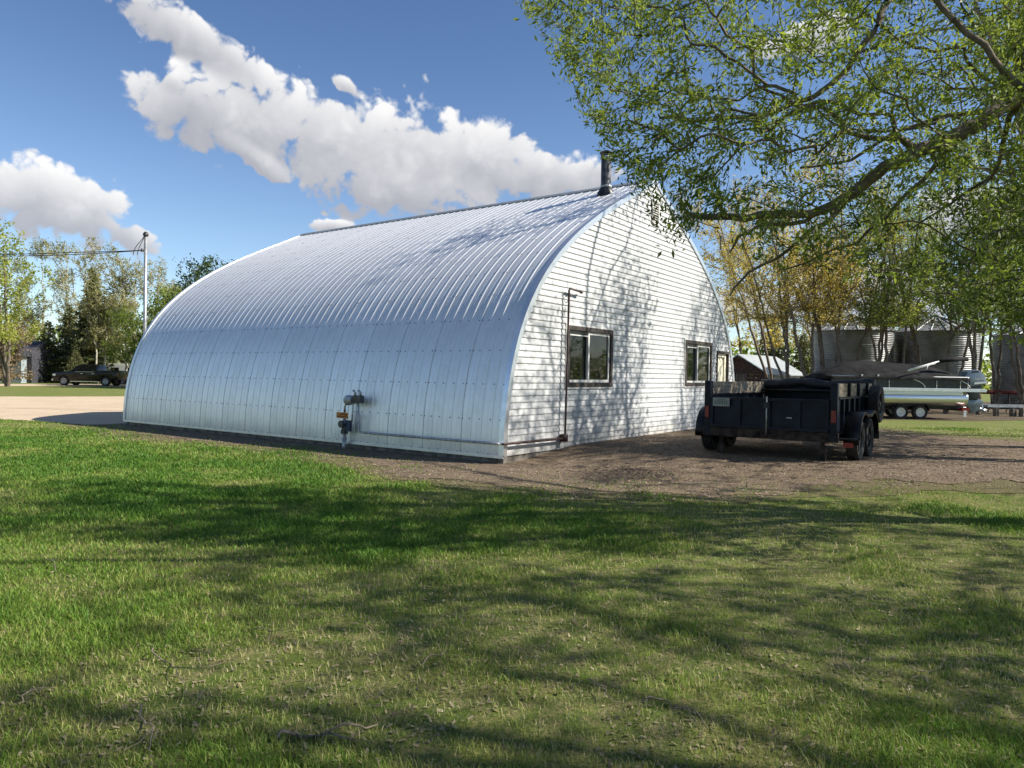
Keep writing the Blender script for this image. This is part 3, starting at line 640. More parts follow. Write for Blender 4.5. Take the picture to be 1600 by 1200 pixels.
for x in (-3.2, -1.5, -.4, .38, 2.2): MB().box(x-.04, x+.04, -1.0, 1.0, .36, .439).build('cross_member', m_black, BT)
MB().prism([(-4.0, -.7), (-4.0, .7), (-5.8, .05), (-5.8, -.05)], .42, .46, 'z').build('tongue', m_black, BT)
MB().box(2.0, 2.3, -1.22, -1.0, .38, .5).build('light', m_redl, BT); MB().box(2.05, 2.16, -1.235, -1.221, .14, .40).build('reflector', m_wht, BT)
# ------------------------------------------------------------------ things at the end of the boat
def P30(px, py): return ((px-1400)/37.55, 1.52-(py-(586.6+.0157*(px-800)))/37.55)
m_redp = mat('faded_red_paint', (.16, .03, .022), .7, .1, .3, 6)
m_stump = mat('grey_timber', (.16, .13, .10), .9, 0, .35, 6, .5, 20, stretch=(1, 1, .2))
p = ground(1572, 646, 0)
RI = thing('red_implement', 'rusty red farm implement frame standing beyond the outboard motor', 'implement', (p[0], p[1], 0), -YAW)
MB().box(-.9, 2.4, -.06, .06, 1.05, 1.17).build('beam', m_redp, RI); MB().box(-.9, 2.4, 1.0, 1.1, 1.0, 1.1).build('beam', m_redp, RI)
for x in (-.6, .5, 1.6): MB().box(x-.03, x+.03, -.05, 1.05, .95, 1.05).build('cross_bar', m_redp, RI)
for x in (-.8, .1, .9, 1.8): MB().tube([(x, 0, 1.06), (x+.05, 0, .5), (x-.12, 0, .06)], .03, 6).build('tine', m_rustf, RI, True)
MB().tube([(.4, -.1, .55), (1.6, -.1, 1.15)], .03, 6).build('brace', m_galv, RI, True)
p = ground(1575, 651, 0)
FT = thing('trailer_frame', 'bare grey steel trailer frame lying on blocks beside the soil bed', 'trailer frame', (p[0], p[1], 0), -YAW+.06)
for y in (0, 1.2): MB().box(-1.0, 2.6, y-.04, y+.04, .42, .52).build('frame_rail', m_galv, FT)
for x in (-.9, .4, 1.8): MB().box(x-.03, x+.03, .04, 1.16, .43, .51).build('cross_member', m_galv, FT)
for i, (x, y, w_, h_) in enumerate(((-.55, 0, .16, .41), (.25, .05, .2, .36), (.62, -.05, .22, .41), (1.05, .1, .2, .38))):
    q = p+r0*x+np.array([sin(YAW), cos(YAW), 0])*y
    o = thing('timber_block', ['narrow grey timber block propping the steel trailer frame end', 'squat timber block under the middle of the trailer frame', 'broad weathered timber block standing under the trailer frame', 'timber block set back beneath the trailer frame'][i], 'block', (q[0], q[1], 0), -YAW+.2*i, 'blocks under the trailer frame')
    MB().box(-w_/2, w_/2, -.1, .1, 0, h_).build('block', m_stump, o, bevel=.012)
    MB().box(-w_/2+.01, w_/2-.01, -.11, .11, h_*.45, h_*.55).build('split', m_stump, o)
# ------------------------------------------------------------------ grain bins
m_bin = mat('corrugated_zinc', (.30, .30, .29), .5, .7, .2, 1.4, col2=(.18, .18, .175), objrand=.1)
m_binr = mat('bin_roof', (.28, .28, .27), .6, .6, .2, 2)
RB, EH, PH = 2.19, 4.42, 5.28; prof = []
for i in range(44*4+1):
    z = EH*i/(44*4); prof.append((RB+.022*math.sin(2*pi*i/4), z))
bin_wall = MB().lathe(prof, seg=56).mesh('wall', m_bin, True)
rfm = MB(); n = 20; rfv = [(0.25*cos(2*pi*k/n), .25*sin(2*pi*k/n), PH) for k in range(n)]+[((RB+.12)*cos(2*pi*k/n), (RB+.12)*sin(2*pi*k/n), EH-.02) for k in range(n)]
rfm.add(rfv, [(k, (k+1) % n, n+(k+1) % n, n+k) for k in range(n)])
for k in range(n):
    a = 2*pi*k/n; c_, s_ = cos(a), sin(a); rfm.tube([(.25*c_, .25*s_, PH+.02), ((RB+.12)*c_, (RB+.12)*s_, EH)], .035, 4)
bin_roof = rfm.mesh('roof', m_binr, False)
bin_cap = MB().lathe([(.3, PH-.03), (.33, PH+.05), (.2, PH+.16), (0, PH+.2)], seg=20).mesh('cap', m_binr, True)
for i, (px_, D) in enumerate(((1330, 43), (1461, 42.5), (1617, 44))):
    q = at(px_, 600, D)
    b_ = thing('grain_bin', ['corrugated steel grain bin next to the brown shed, farthest from the outboard', 'corrugated steel grain bin standing behind the outboard end of the boat', 'corrugated steel grain bin standing behind the red implement'][i], 'grain bin', (q[0], q[1], 0), .3*i, 'grain bins behind the boat')
    link(bpy.data.objects.new('wall', bin_wall), b_); rf = link(bpy.data.objects.new('roof', bin_roof), b_); link(bpy.data.objects.new('cap', bin_cap), rf)
    for k in range(5):
        MB().lathe([(RB+.035, EH*k/5+.02), (RB+.04, EH*k/5+.03), (RB+.035, EH*k/5+.04)], seg=56).build('ring_seam', m_binr, b_)
# ------------------------------------------------------------------ brown shed
m_log = mat('brown_planks', (.085, .045, .032), .85, 0, .35, 5, .4, 20, stretch=(1, 1, 6))
m_tin = mat('pale_tin_roof', (.62, .66, .68), .4, .7, .1, 3)
q = at(1156, 600, 45)
SH = thing('plank_shed', 'small brown plank shed with a pale tin roof behind the leaning trees', 'shed', (q[0], q[1], 0), -YAW-.75)
# local: gable faces -y
hwid, eav, pk, ln = 1.75, 1.95, 3.0, 5.0
for i in range(14):
    z0_ = i*.2; z1_ = z0_+.192
    a = hwid if z0_ < eav else hwid*(pk-z0_)/(pk-eav); b = hwid if z1_ < eav else hwid*(pk-z1_)/(pk-eav)
    MB().add([(-a, 0, z0_), (a, 0, z0_), (b, .0, z1_), (-b, .0, z1_), (-a, .06, z0_), (a, .06, z0_), (b, .06, z1_), (-b, .06, z1_)], [(0, 1, 2, 3), (4, 7, 6, 5), (0, 4, 5, 1), (3, 2, 6, 7), (0, 3, 7, 4), (1, 5, 6, 2)]).build('plank', m_log, SH)
for s in (-1, 1):
    for i in range(9): MB().box(min(s*hwid, s*(hwid-.05)), max(s*hwid, s*(hwid-.05)), .07, ln, i*.215, i*.215+.207).build('plank', m_log if s < 0 else m_wht, SH)
    e = hwid+.3; ze = eav-.3*(pk-eav)/hwid
    MB().add([(0, -.35, pk+.06), (s*e, -.35, ze+.06), (s*e, ln+.3, ze+.06), (0, ln+.3, pk+.06), (0, -.35, pk), (s*e, -.35, ze), (s*e, ln+.3, ze), (0, ln+.3, pk)], [(0, 1, 2, 3), (4, 7, 6, 5), (0, 4, 5, 1), (3, 2, 6, 7), (1, 5, 6, 2)]).build('roof', m_tin, SH)
MB().box(-.25, .45, -.03, -.002, 0, 1.85).build('door', m_stump, SH)
# ------------------------------------------------------------------ far left: pickup, car, camper, house, mast
m_carb = mat('black_car_paint', (.005, .005, .006), .2, .0, .1, 3, spec=.35, coat=.15)
m_carr = mat('dark_red_car_paint', (.07, .012, .012), .3, 0, .1, spec=.6)
m_chrome = mat('chrome', (.7, .71, .72), .18, 1.0, .03)
m_lamp = mat('lamp_glass', (.6, .62, .64), .15, .3, .05)
def vehicle(root, body, cab, wins, arches, R, halfw, paint, cabw):
    MB().prism(body, -halfw, halfw, 'y').build('body', paint, root, 'auto', .05)
    n = len(cab); vs = [(x, -halfw+.03+(0 if z < 1.3 else cabw), z) for x, z in cab]+[(x, halfw-.03-(0 if z < 1.3 else cabw), z) for x, z in cab]
    cb = MB().add(vs, [tuple(range(n-1, -1, -1)), tuple(range(n, 2*n))]+[(i, (i+1) % n, n+(i+1) % n, n+i) for i in range(n)]).build('cab', paint, root, 'auto', .03)
    for wn in wins:
        for s in (-1, 1):
            vs = [(x, s*(halfw-.02-cabw*(z-1.22)/.6), z) for x, z in wn]; vs += [(x, y-s*.03, z) for x, y, z in vs]; k = len(wn)
            MB().add(vs, [tuple(range(k)), tuple(range(2*k-1, k-1, -1))]+[(i, (i+1) % k, k+(i+1) % k, k+i) for i in range(k)]).build('window', m_glass, cb)
    for x in arches:
        for s in (-1, 1): wheel(root, (x, s*(halfw-.12), R), R, .27, rimm=m_galv, spokes=6, out=s)
def arc_pts(cx, R, z0, n=9): return [(cx+R*cos(t), max(z0, .42+R*sin(t)*1.0)) for t in np.linspace(0, pi, n)]
p = ground(92, 601.8, 0)
PK = thing('pickup_truck', 'shiny black crew cab pickup truck parked side on in front of the spruce trees', 'pickup', (p[0], p[1], 0), -YAW)
body = [(.04, .5), (.0, .72), (.04, 1.0), (.14, 1.17), (1.5, 1.27), (3.9, 1.30), (3.93, 1.36), (5.72, 1.40), (5.78, 1.34), (5.78, .62), (5.4, .52)]+[(4.72+.47*cos(t), .45+.47*sin(t)) for t in np.linspace(.15, pi-.15, 9)]+[(4.2, .42), (1.6, .42)]+[(1.02+.47*cos(t), .45+.47*sin(t)) for t in np.linspace(.15, pi-.15, 9)]+[(.5, .45)]
cab = [(1.5, 1.24), (2.2, 1.84), (2.5, 1.91), (3.5, 1.92), (3.76, 1.86), (3.9, 1.28)]
vehicle(PK, body, cab, [[(1.85, 1.36), (2.34, 1.78), (2.68, 1.83), (2.68, 1.36)], [(2.78, 1.36), (2.78, 1.83), (3.55, 1.83), (3.68, 1.7), (3.72, 1.36)]], (1.02, 4.72), .42, .98, paint=m_carb, cabw=.16)
for s in (-1, 1):
    MB().box(.03, .3, min(s*.7, s*.985), max(s*.7, s*.985), .86, 1.03).build('headlight', m_lamp, PK, bevel=.02)
    MB().box(1.75, 1.9, min(s*.985, s*1.2), max(s*.985, s*1.2), 1.2, 1.38).build('mirror', m_carb, PK, bevel=.02)
    MB().box(1.65, 4.1, min(s*.95, s*1.06), max(s*.95, s*1.06), .36, .42).build('running_board', m_chrome, PK)
    MB().box(1.9, 3.75, s*.985-.006, s*.985+.006, 1.235, 1.255).build('trim_strip', m_chrome, PK)
    for x in (2.62, 3.62): MB().box(x-.1, x+.1, min(s*.985, s*1.01), max(s*.985, s*1.01), 1.06, 1.1).build('door_handle', m_chrome, PK)
    MB().box(5.72, 5.79, min(s*.8, s*.97), max(s*.8, s*.97), .85, 1.2).build('tail_light', m_redl, PK)
MB().box(-.03, .03, -.65, .65, .62, 1.02).build('grille', m_chrome, PK, bevel=.02); MB().box(-.06, .1, -.95, .95, .45, .62).build('bumper', m_chrome, PK, bevel=.03)
p = at(182, 600, 74)
CR = thing('parked_car', 'dark red car partly hidden behind the rear of the black pickup', 'car', (p[0], p[1], 0), -YAW+.1)
vehicle(CR, [(0, .4), (0, .8), (.2, .95), (1.2, 1.02), (4.2, 1.02), (4.5, .9), (4.5, .4), (4.1, .3), (.4, .3)], [(1.0, 1.0), (1.75, 1.5), (3.2, 1.55), (4.2, 1.02)], [[(1.35, 1.05), (1.8, 1.43), (2.4, 1.46), (2.4, 1.05)], [(2.5, 1.05), (2.5, 1.46), (3.15, 1.46), (3.7, 1.05)]], (.85, 3.6), .33, .88, m_carr, .16)
p = at(171, 600, 79)
CP = thing('camper_trailer', 'white camper trailer standing behind the dark red car', 'camper', (p[0], p[1], 0), -YAW)
MB().prism([(0, .55), (0, 1.9), (.25, 2.1), (5.5, 2.1), (5.6, 1.9), (5.6, .55)], -1.1, 1.1, 'y').build('body', m_wht, CP, bevel=.04)
for x in (.8, 2.4, 4.2): MB().box(x, x+.8, -1.115, -1.09, 1.2, 1.7).build('window', m_glass, CP)
MB().box(0.02, 5.58, -1.112, -1.095, .95, 1.05).build('stripe', m_grey, CP)
wheel(CP, (2.6, -1.0, .33), .33, .2); wheel(CP, (3.3, -1.0, .33), .33, .2)
m_hs = mat('blue_grey_cladding', (.30, .35, .37), .7, 0, .12, 2); m_shin = mat('dark_shingles', (.05, .05, .06), .9, 0, .3, 6, .4, 30)
p = at(33, 600, 72)
HS = thing('grey_house', 'blue grey house with dark roof half hidden by trees past the pickup', 'house', (p[0], p[1], 0), -YAW)
for i in range(13): MB().box(-9, 0, -.02-.012*(i % 1), 7, i*.18, i*.18+.174).build('cladding_board', m_hs, HS)
MB().box(-9.05, .06, -.06, 7, 2.34, 2.62).build('fascia', m_wht, HS)
MB().add([(-9.3, -.5, 2.63), (.4, -.5, 2.63), (.4, 3.5, 4.3), (-9.3, 3.5, 4.3), (-9.3, 7.5, 2.63), (.4, 7.5, 2.63)], [(0, 1, 2, 3), (3, 2, 5, 4), (1, 5, 2), (0, 3, 4)]).build('roof', m_shin, HS)
MB().box(.002, .5, .8, 7, 0, 2.9).build('gap_shade_block', m_shin, HS)  # dark block added as the shade in the narrow gap beside the wall
wn_ = MB().box(-3.2, -1.7, -.05, -.021, 1.0, 2.0).build('window', m_wht, HS); MB().box(-3.1, -1.8, -.06, -.051, 1.08, 1.92).build('pane', m_glass, wn_)
p = at(225.5, 600, 26.5)
PO = thing('service_mast', 'slim grey steel service mast rising behind the far end of the barn', 'mast', (p[0], p[1], 0))
MB().tube([(0, 0, -.2), (0, 0, 6.35)], [.062, .055], 12).build('pole', m_galv, PO, True)
MB().lathe([(.06, 6.35), (.09, 6.37), (.1, 6.45), (.05, 6.52), (0, 6.53)], seg=12).build('weatherhead', m_dark, PO, True)
MB().lathe([(0, -.06), (.05, -.05), (.05, .05), (0, .06)], (-.1, .05, 5.85), 'z', 10).tube([(0, 0, 5.85), (-.1, .05, 5.85)], .02, 6).build('insulator', m_dark, PO, True)
lps = MB()
for k, (rad, dz) in enumerate(((.26, .0), (.16, .12))):
    c = np.array([-.05, .0, 6.42]); d_ = -r0
    lps.tube([tuple(c+d_*rad*(1.1-1.1*cos(t))*.7+np.array([0, 0, -.75*t/3.1+.25*rad*sin(t)])) for t in np.linspace(0, 3.1, 14)], .012, 5)
lps.build('drip_loop', m_black, PO, True)
p0 = np.array([p[0], p[1], 5.85])-r0*.1
cb = thing('overhead_cable', 'sagging black overhead service cable running away from the steel mast', 'cable', p0)
end = at(-420, 352, 40)-p0
for k, dz in enumerate((0, .1)):
    MB().tube([tuple(end*t+np.array([0, 0, -2.2*4*t*(1-t)*.35+dz*(1-t)*min(1, 8*t)])) for t in np.linspace(0, 1, 30)], .016, 5).build('strand', m_black, cb, True)
# ------------------------------------------------------------------ trees
def barkmat(name, a, b, sc=8):
    m = mat(name, a, .9, 0, .3, sc, .6, 30, col2=b, spec=.2); return m
m_bark = barkmat('grey_brown_bark', (.21, .17, .13), (.10, .08, .062))
m_barkw = barkmat('pale_aspen_bark', (.50, .47, .38), (.30, .28, .22), 5)
m_barkd = barkmat('dark_bark', (.07, .055, .045), (.035, .028, .024))
L_willow = leafmat('willow_leaf', (.07, .11, .02), (.26, .32, .07), .5)
L_gold = leafmat('golden_bud_leaf', (.42, .32, .07), (.62, .50, .16), .45)
L_lime = leafmat('lime_leaf', (.20, .25, .04), (.40, .42, .10), .45)
L_green = leafmat('green_leaf', (.13, .18, .032), (.28, .33, .085), .5)
L_aspen = leafmat('aspen_leaf', (.20, .20, .07), (.36, .33, .14), .4)
L_dark = leafmat('deep_green_leaf', (.022, .05, .014), (.06, .10, .022), .3)
L_spruce = leafmat('spruce_needle', (.06, .08, .03), (.18, .18, .07), .2)
L_dry = leafmat('brown_twig_leaf', (.16, .11, .06), (.30, .22, .12), .3)
def grow(nodes, parents, targets, bf=.35, plen=None):
    """join targets to the skeleton, each to the node with the least distance plus bf x path length"""
    P = [np.array(p, float) for p in nodes]; par = list(parents)
    pl = [0.0]*len(P)
    for i in range(len(P)):
        if par[i] >= 0: pl[i] = pl[par[i]]+np.linalg.norm(P[i]-P[par[i]])
    T = np.array(targets); n = len(T); best = np.full(n, 1e9); who = np.zeros(n, int); dist = np.zeros(n)
    def upd(j):
        d = np.linalg.norm(T-P[j], axis=1); c = d+bf*pl[j]; k = c < best; best[k] = c[k]; who[k] = j; dist[k] = d[k]
    for j in range(len(P)): upd(j)
    left = np.ones(n, bool)
    for _ in range(n):
        b = np.where(left, best, 1e9); i = int(np.argmin(b)); left[i] = False
        P.append(T[i]); par.append(int(who[i])); pl.append(pl[who[i]]+dist[i]); upd(len(P)-1)
    return np.array(P), np.array(par), np.array(pl)
def skeleton_mesh(P, par, r_tip, power, r_max, name, m, r_fix=None, sub=3, wob=.03, seed=0):
    n = len(P); rg_ = np.random.default_rng(seed)
    a = np.full(n, r_tip**power); ch = np.zeros(n, int)
    order = np.arange(n)[::-1]      # children always come after parents
    acc = np.zeros(n)
    for i in order:
        v = acc[i] if acc[i] > 0 else r_tip**power
        a[i] = v
        if par[i] >= 0: acc[par[i]] += v; ch[par[i]] += 1
    R = np.minimum(a**(1/power), r_max)
    if r_fix is not None: R[:len(r_fix)] = np.maximum(R[:len(r_fix)]*0, r_fix)
    e = np.where(par >= 0)[0]; p0 = P[par[e]]; p1 = P[e]; d = p1-p0; ln = np.linalg.norm(d, axis=1)+1e-9
    gp_ = par[par[e]]; tin = np.where((gp_ >= 0)[:, None], p0-P[np.maximum(gp_, 0)], d); tin /= np.linalg.norm(tin, axis=1)[:, None]+1e-9
    tin = .55*tin+.45*d/ln[:, None]
    tout = d/ln[:, None]
    pts = []; rad = []
    r0_ = np.minimum(R[par[e]], R[e]*1.35+.002); r1_ = R[e]
    for k in range(sub+1):
        t = k/sub; h00 = 2*t**3-3*t**2+1; h10 = t**3-2*t**2+t; h01 = -2*t**3+3*t**2; h11 = t**3-t**2
        q = h00*p0+h10*ln[:, None]*tin+h01*p1+h11*ln[:, None]*tout
        if 0 < k < sub: q = q+rg_.normal(0, wob, q.shape)*ln[:, None]
        pts.append(q); rad.append(r0_*(1-t)+r1_*t)
    seg = 5; E = len(e); V = np.zeros((E, sub+1, seg, 3))
    for k in range(sub+1):
        dd = pts[min(k+1, sub)]-pts[max(k-1, 0)]; dd /= np.linalg.norm(dd, axis=1)[:, None]+1e-9
        ref = np.where((np.abs(dd[:, 2]) < .9)[:, None], np.array([0, 0, 1.]), np.array([1., 0, 0])); A = np.cross(dd, ref); A /= np.linalg.norm(A, axis=1)[:, None]+1e-9; B = np.cross(dd, A)
        for s in range(seg):
            V[:, k, s] = pts[k]+(A*cos(2*pi*s/seg)+B*sin(2*pi*s/seg))*rad[k][:, None]
    idx = np.arange(E*(sub+1)*seg).reshape(E, sub+1, seg); F = []
    for k in range(sub):
        for s in range(seg): F.append(np.stack([idx[:, k, s], idx[:, k, (s+1) % seg], idx[:, k+1, (s+1) % seg], idx[:, k+1, s]], 1))
    me = npmesh(name, V.reshape(-1, 3), np.concatenate(F), m, smooth=True)
    return me, R, np.stack(pts, 1)      # (E, sub+1, 3)
def leaves_mesh(C, D, size, aspect, name, m, seed, tint=None, droop=.3):
    """C centres (n,3), D rough growing directions (n,3)"""
    g = np.random.default_rng(seed); n = len(C)
    d = D+g.normal(0, .7, (n, 3)); d[:, 2] -= droop; d /= np.linalg.norm(d, axis=1)[:, None]+1e-9
    s = np.cross(d, g.normal(0, 1, (n, 3))); s /= np.linalg.norm(s, axis=1)[:, None]+1e-9
    nn = np.cross(d, s); l = (size*g.uniform(.45, 1.45, n))[:, None]; w = l*aspect
    V = np.stack([C, C+d*l*.45+s*w+nn*l*.06, C+d*l, C+d*l*.45-s*w+nn*l*.06], 1)
    F = np.arange(n*4).reshape(n, 4)
    t = g.uniform(0, 1, n) if tint is None else np.clip(tint+g.normal(0, .18, n), 0, 1)
    return npmesh(name, V.reshape(-1, 3), F, m, np.repeat(t, 4))
def add_tree(name, label, cat, base, nodes, par, targets, group, bark, leaf, r_tip=.006, power=2.3, r_max=.35, r_fix=None, bf=.35, nleaf=8000, lsize=.1, asp=.28, spread=.12, seed=1, thin=.02, droop=.25, tipbias=1.0):
    """nodes / targets relative to the base"""
    P, par, pl = grow(nodes, par, targets, bf)
    me, R, PT = skeleton_mesh(P, par, r_tip, power, r_max, 'trunk', bark, r_fix, seed=seed)
    T = thing(name, label, cat, base, 0, group)
    link(bpy.data.objects.new('trunk', me), T)
    g = np.random.default_rng(seed+50); e = np.where(par >= 0)[0]; ok = np.where(R[e] < thin)[0]
    if nleaf and len(ok):
        wgt = np.linalg.norm(P[e[ok]]-P[par[e[ok]]], axis=1)*tipbias; wgt = wgt/wgt.sum()
        k = g.choice(ok, nleaf, p=wgt); f = g.uniform(0, 3, nleaf); i0 = np.minimum(f.astype(int), 2); fr = (f-i0)[:, None]
        C = PT[k, i0]*(1-fr)+PT[k, i0+1]*fr+g.normal(0, spread, (nleaf, 3)); D = PT[k, 3]-PT[k, 0]; D /= np.linalg.norm(D, axis=1)[:, None]+1e-9
        tn_ = np.clip(.5+.35*np.sin(C[:, 0]*1.3+seed)*np.cos(C[:, 1]*1.1)+.25*np.sin(C[:, 2]*1.7), 0, 1)
        link(bpy.data.objects.new('crown', leaves_mesh(C, D, lsize, asp, 'crown', leaf, seed, tn_, droop)), T)
    return T
def stem(g, base, top, n, wob, r0_, r1_):
    t = np.linspace(0, 1, n)[:, None]; p = np.array(base)*(1-t)+np.array(top)*t
    w = np.cumsum(g.normal(0, wob, (n, 3)), 0); w -= t*w[-1]; w[:, 2] *= .3; w[0] = 0
    return p+w, np.linspace(r0_, r1_, n)
def multi(seed, stems, crown, nt, forks=0):
    """stems: list of (top xyz, r0, r1, n); crown: list of (centre, radii, weight); returns nodes, parents, radii, targets"""
    g = np.random.default_rng(seed); nodes = [np.zeros(3)]; par = [-1]; rf = [stems[0][1]*1.15]
    for (top, a, b, n) in stems:
        bs = g.normal(0, .12, 3); bs[2] = .0
        p, r = stem(g, bs, top, n, .028, a, b); prev = 0
        for i in range(1, n): nodes.append(p[i]); par.append(prev); prev = len(nodes)-1; rf.append(r[i])
    T = []; ws = np.array([c[2] for c in crown], float); ws /= ws.sum()
    for c, k in zip(crown, g.multinomial(nt, ws)):
        d = g.normal(0, 1, (k, 3)); d /= np.linalg.norm(d, axis=1)[:, None]; d *= (g.uniform(0, 1, k)**(1/2.4))[:, None]
        T.append(np.array(c[0])+d*np.array(c[1]))
    return nodes, par, rf, np.concatenate(T)
def dtree(name, label, base, h, seed, lean, bark, leaf, group, stems=3, cr=2.2, nt=420, nleaf=9000, lsize=.11, r0_=.14, low=.35, cat='tree', bf=.4, spread=.12, r_tip=.006, asp=.3, sub_c=5, fan=1.0, thin=.02):
    g = np.random.default_rng(seed*13+1); st = []; cr_ = []
    for k in range(stems):
        a = g.uniform(0, 2*pi); f = g.uniform(.06, .17)*h*fan*(0.3 if stems == 1 else 1)
        top = np.array([lean[0]*h+f*cos(a), lean[1]*h+f*sin(a), h*g.uniform(.68, .86)]); st.append((top, r0_*g.uniform(.7, 1.05), r0_*.22, 9))
        for q in range(sub_c):
            t = g.uniform(low, 1.12); c = top*t+g.normal(0, cr*.4, 3)*np.array([1, 1, .35]); c[2] = min(c[2], h-cr*.35)
            cr_.append((c, (cr*g.uniform(.45, .75), cr*g.uniform(.45, .75), cr*g.uniform(.5, .9)), 1))
    nodes, par, rf, T = multi(seed, st, cr_, nt); k_ = T[:, 2] < h*low*.9; T[k_, 2] = h*low*.9+(h*low*.9-T[k_, 2])*.35
    return add_tree(name, label, cat, base, nodes, par, T, group, bark, leaf, r_tip=r_tip, r_fix=rf, bf=bf, nleaf=nleaf, lsize=lsize, asp=asp, spread=spread, seed=seed, thin=thin)
# --- the willow whose limbs hang into the picture; its trunk stands just out of frame
WB = np.array([*at(2010, 600, 7.6)[:2], 0.0]); WB[2] = 0
def A_(x, y, D): return at(x, y, D)-WB
limbs = [
    [(2000, 330, 7.6), (1850, 190, 7.5), (1700, 150, 7.3), (1600, 152, 7.1), (1510, 203, 7.0), (1440, 232, 7.0), (1385, 258, 7.0), (1335, 300, 7.1), (1290, 326, 7.2), (1215, 335, 7.3), (1140, 338, 7.5), (1075, 335, 7.7)],
    [(2000, 300, 7.7), (1880, 60, 7.6), (1740, -90, 7.4), (1600, -120, 7.2), (1480, -60, 7.0), (1385, 5, 6.9), (1365, 50, 6.9), (1300, 130, 7.0), (1210, 175, 7.2), (1120, 186, 7.4), (1030, 184, 7.6)],
    [(1990, 280, 7.8), (1800, 90, 8.3), (1660, 105, 8.8), (1560, 165, 9.0), (1480, 180, 9.1), (1400, 205, 9.2), (1330, 250, 9.4), (1250, 262, 9.7)],
    [(1990, 230, 7.5), (1820, 40, 6.8), (1700, -20, 6.2), (1600, 140, 5.9), (1550, 90, 5.8), (1490, 30, 5.8), (1440, -30, 5.8), (1330, -120, 6.0), (1180, -140, 6.4), (1040, -100, 6.8), (930, -20, 7.2)],
    [(1995, 260, 7.9), (1900, -200, 7.4), (1700, -420, 7.0), (1450, -480, 6.6), (1200, -420, 6.6), (1020, -300, 7.0), (900, -120, 7.4)],
    [(2000, 250, 7.3), (1900, 0, 6.0), (1900, -400, 5.0), (1700, -900, 4.4), (1300, -1300, 4.0)],
    [(2020, 200, 8.0), (2100, -200, 9.0), (2000, -300, 10.5), (1800, -200, 11.5)],
    [(2020, 250, 7.6), (2250, -100, 7.6), (2500, -250, 7.6)]]
sublimbs = {0: [[(1335, 300, 7.1), (1300, 340, 7.1), (1262, 362, 7.1), (1235, 388, 7.2), (1170, 425, 7.4), (1140, 462, 7.5)], [(1335, 300, 7.1), (1260, 345, 7.3), (1190, 352, 7.5), (1165, 362, 7.5), (1140, 395, 7.6)],
                [(1510, 203, 7.0), (1460, 260, 7.4), (1400, 320, 7.8), (1340, 380, 8.1), (1230, 420, 8.3)], [(1600, 152, 7.1), (1560, 260, 7.6), (1510, 300, 8.0), (1420, 360, 8.4)]]}
nodes = [np.zeros(3), np.array([.05, .02, 1.0]), np.array([.0, .05, 1.9]), np.array([-.05, .0, 2.6])]; par = [-1, 0, 1, 2]; rf = [.34, .28, .26, .24]
def addpath(path, start, ra, rb, hook=None):
    pr_ = start; n = len(path)
    for i, (x, y, D) in enumerate(path):
        if hook is not None and i == 0: continue
        nodes.append(A_(x, y, D)); par.append(pr_); pr_ = len(nodes)-1; rf.append(ra+(rb-ra)*(i/(n-1))**.7)
    return pr_
for li, lb in enumerate(limbs):
    st0 = len(nodes); addpath(lb, 3, [.12, .07, .06, .04, .08, .09, .08, .10][li], [.032, .016, .016, .014, .016, .02, .02, .02][li])
    for sb_ in sublimbs.get(li, []):
        j = min(range(st0, len(nodes)), key=lambda q: np.linalg.norm(nodes[q]-A_(*sb_[0]))); addpath(sb_, j, .034, .010, True)
g = np.random.default_rng(3)
outl = np.array([(815, 0), (838, 55), (880, 100), (900, 160), (930, 200), (935, 245), (1000, 300), (1040, 385), (1085, 360), (1130, 330), (1180, 400), (1230, 440), (1300, 420), (1380, 470), (1480, 480), (1600, 560), (1900, 520), (1900, -60), (1000, -60), (830, -60)], float)
T = []
while len(T) < 2300:
    x, y = g.uniform(800, 1900), g.uniform(-60, 560)
    if not pip(outl, np.array([x]), np.array([y]))[0]: continue
    if x > 1250 and y > 330 and g.uniform() < .35: continue
    if 1100 < x < 1600 and y > 250 and g.uniform() < .3: continue
    T.append(A_(x, y, g.uniform(5.8, 8.8) if y > 0 else g.uniform(5.8, 9)))
for _ in range(520):          # the rest of the crown, over and behind the camera's right shoulder
    d = g.normal(0, 1, 3); d /= np.linalg.norm(d); d *= g.uniform(.3, 1)**.5
    c = np.array([-.8, .3, 5.6])+d*np.array([4.6, 4.2, 2.3])
    q = c+WB-CAM; dp = q@Fv; 
    if dp > .5:
        px_ = 800+FPX*(q@Rv)/dp; py_ = 600-FPX*(q@Uv)/dp
        if -100 < px_ < 1700 and -100 < py_ < 1200: continue
    T.append(c)
T = np.array(T)
add_tree('willow_tree', 'leafy willow with long overhanging limbs beside the lawn', 'tree', tuple(WB), nodes, par, T, 'trees beside the lawn', m_bark, L_willow, r_tip=.0028, power=2.1, r_max=.30, r_fix=np.array(rf), bf=.22, nleaf=100000, lsize=.06, asp=.16, spread=.05, seed=4, thin=.0095, droop=.35)
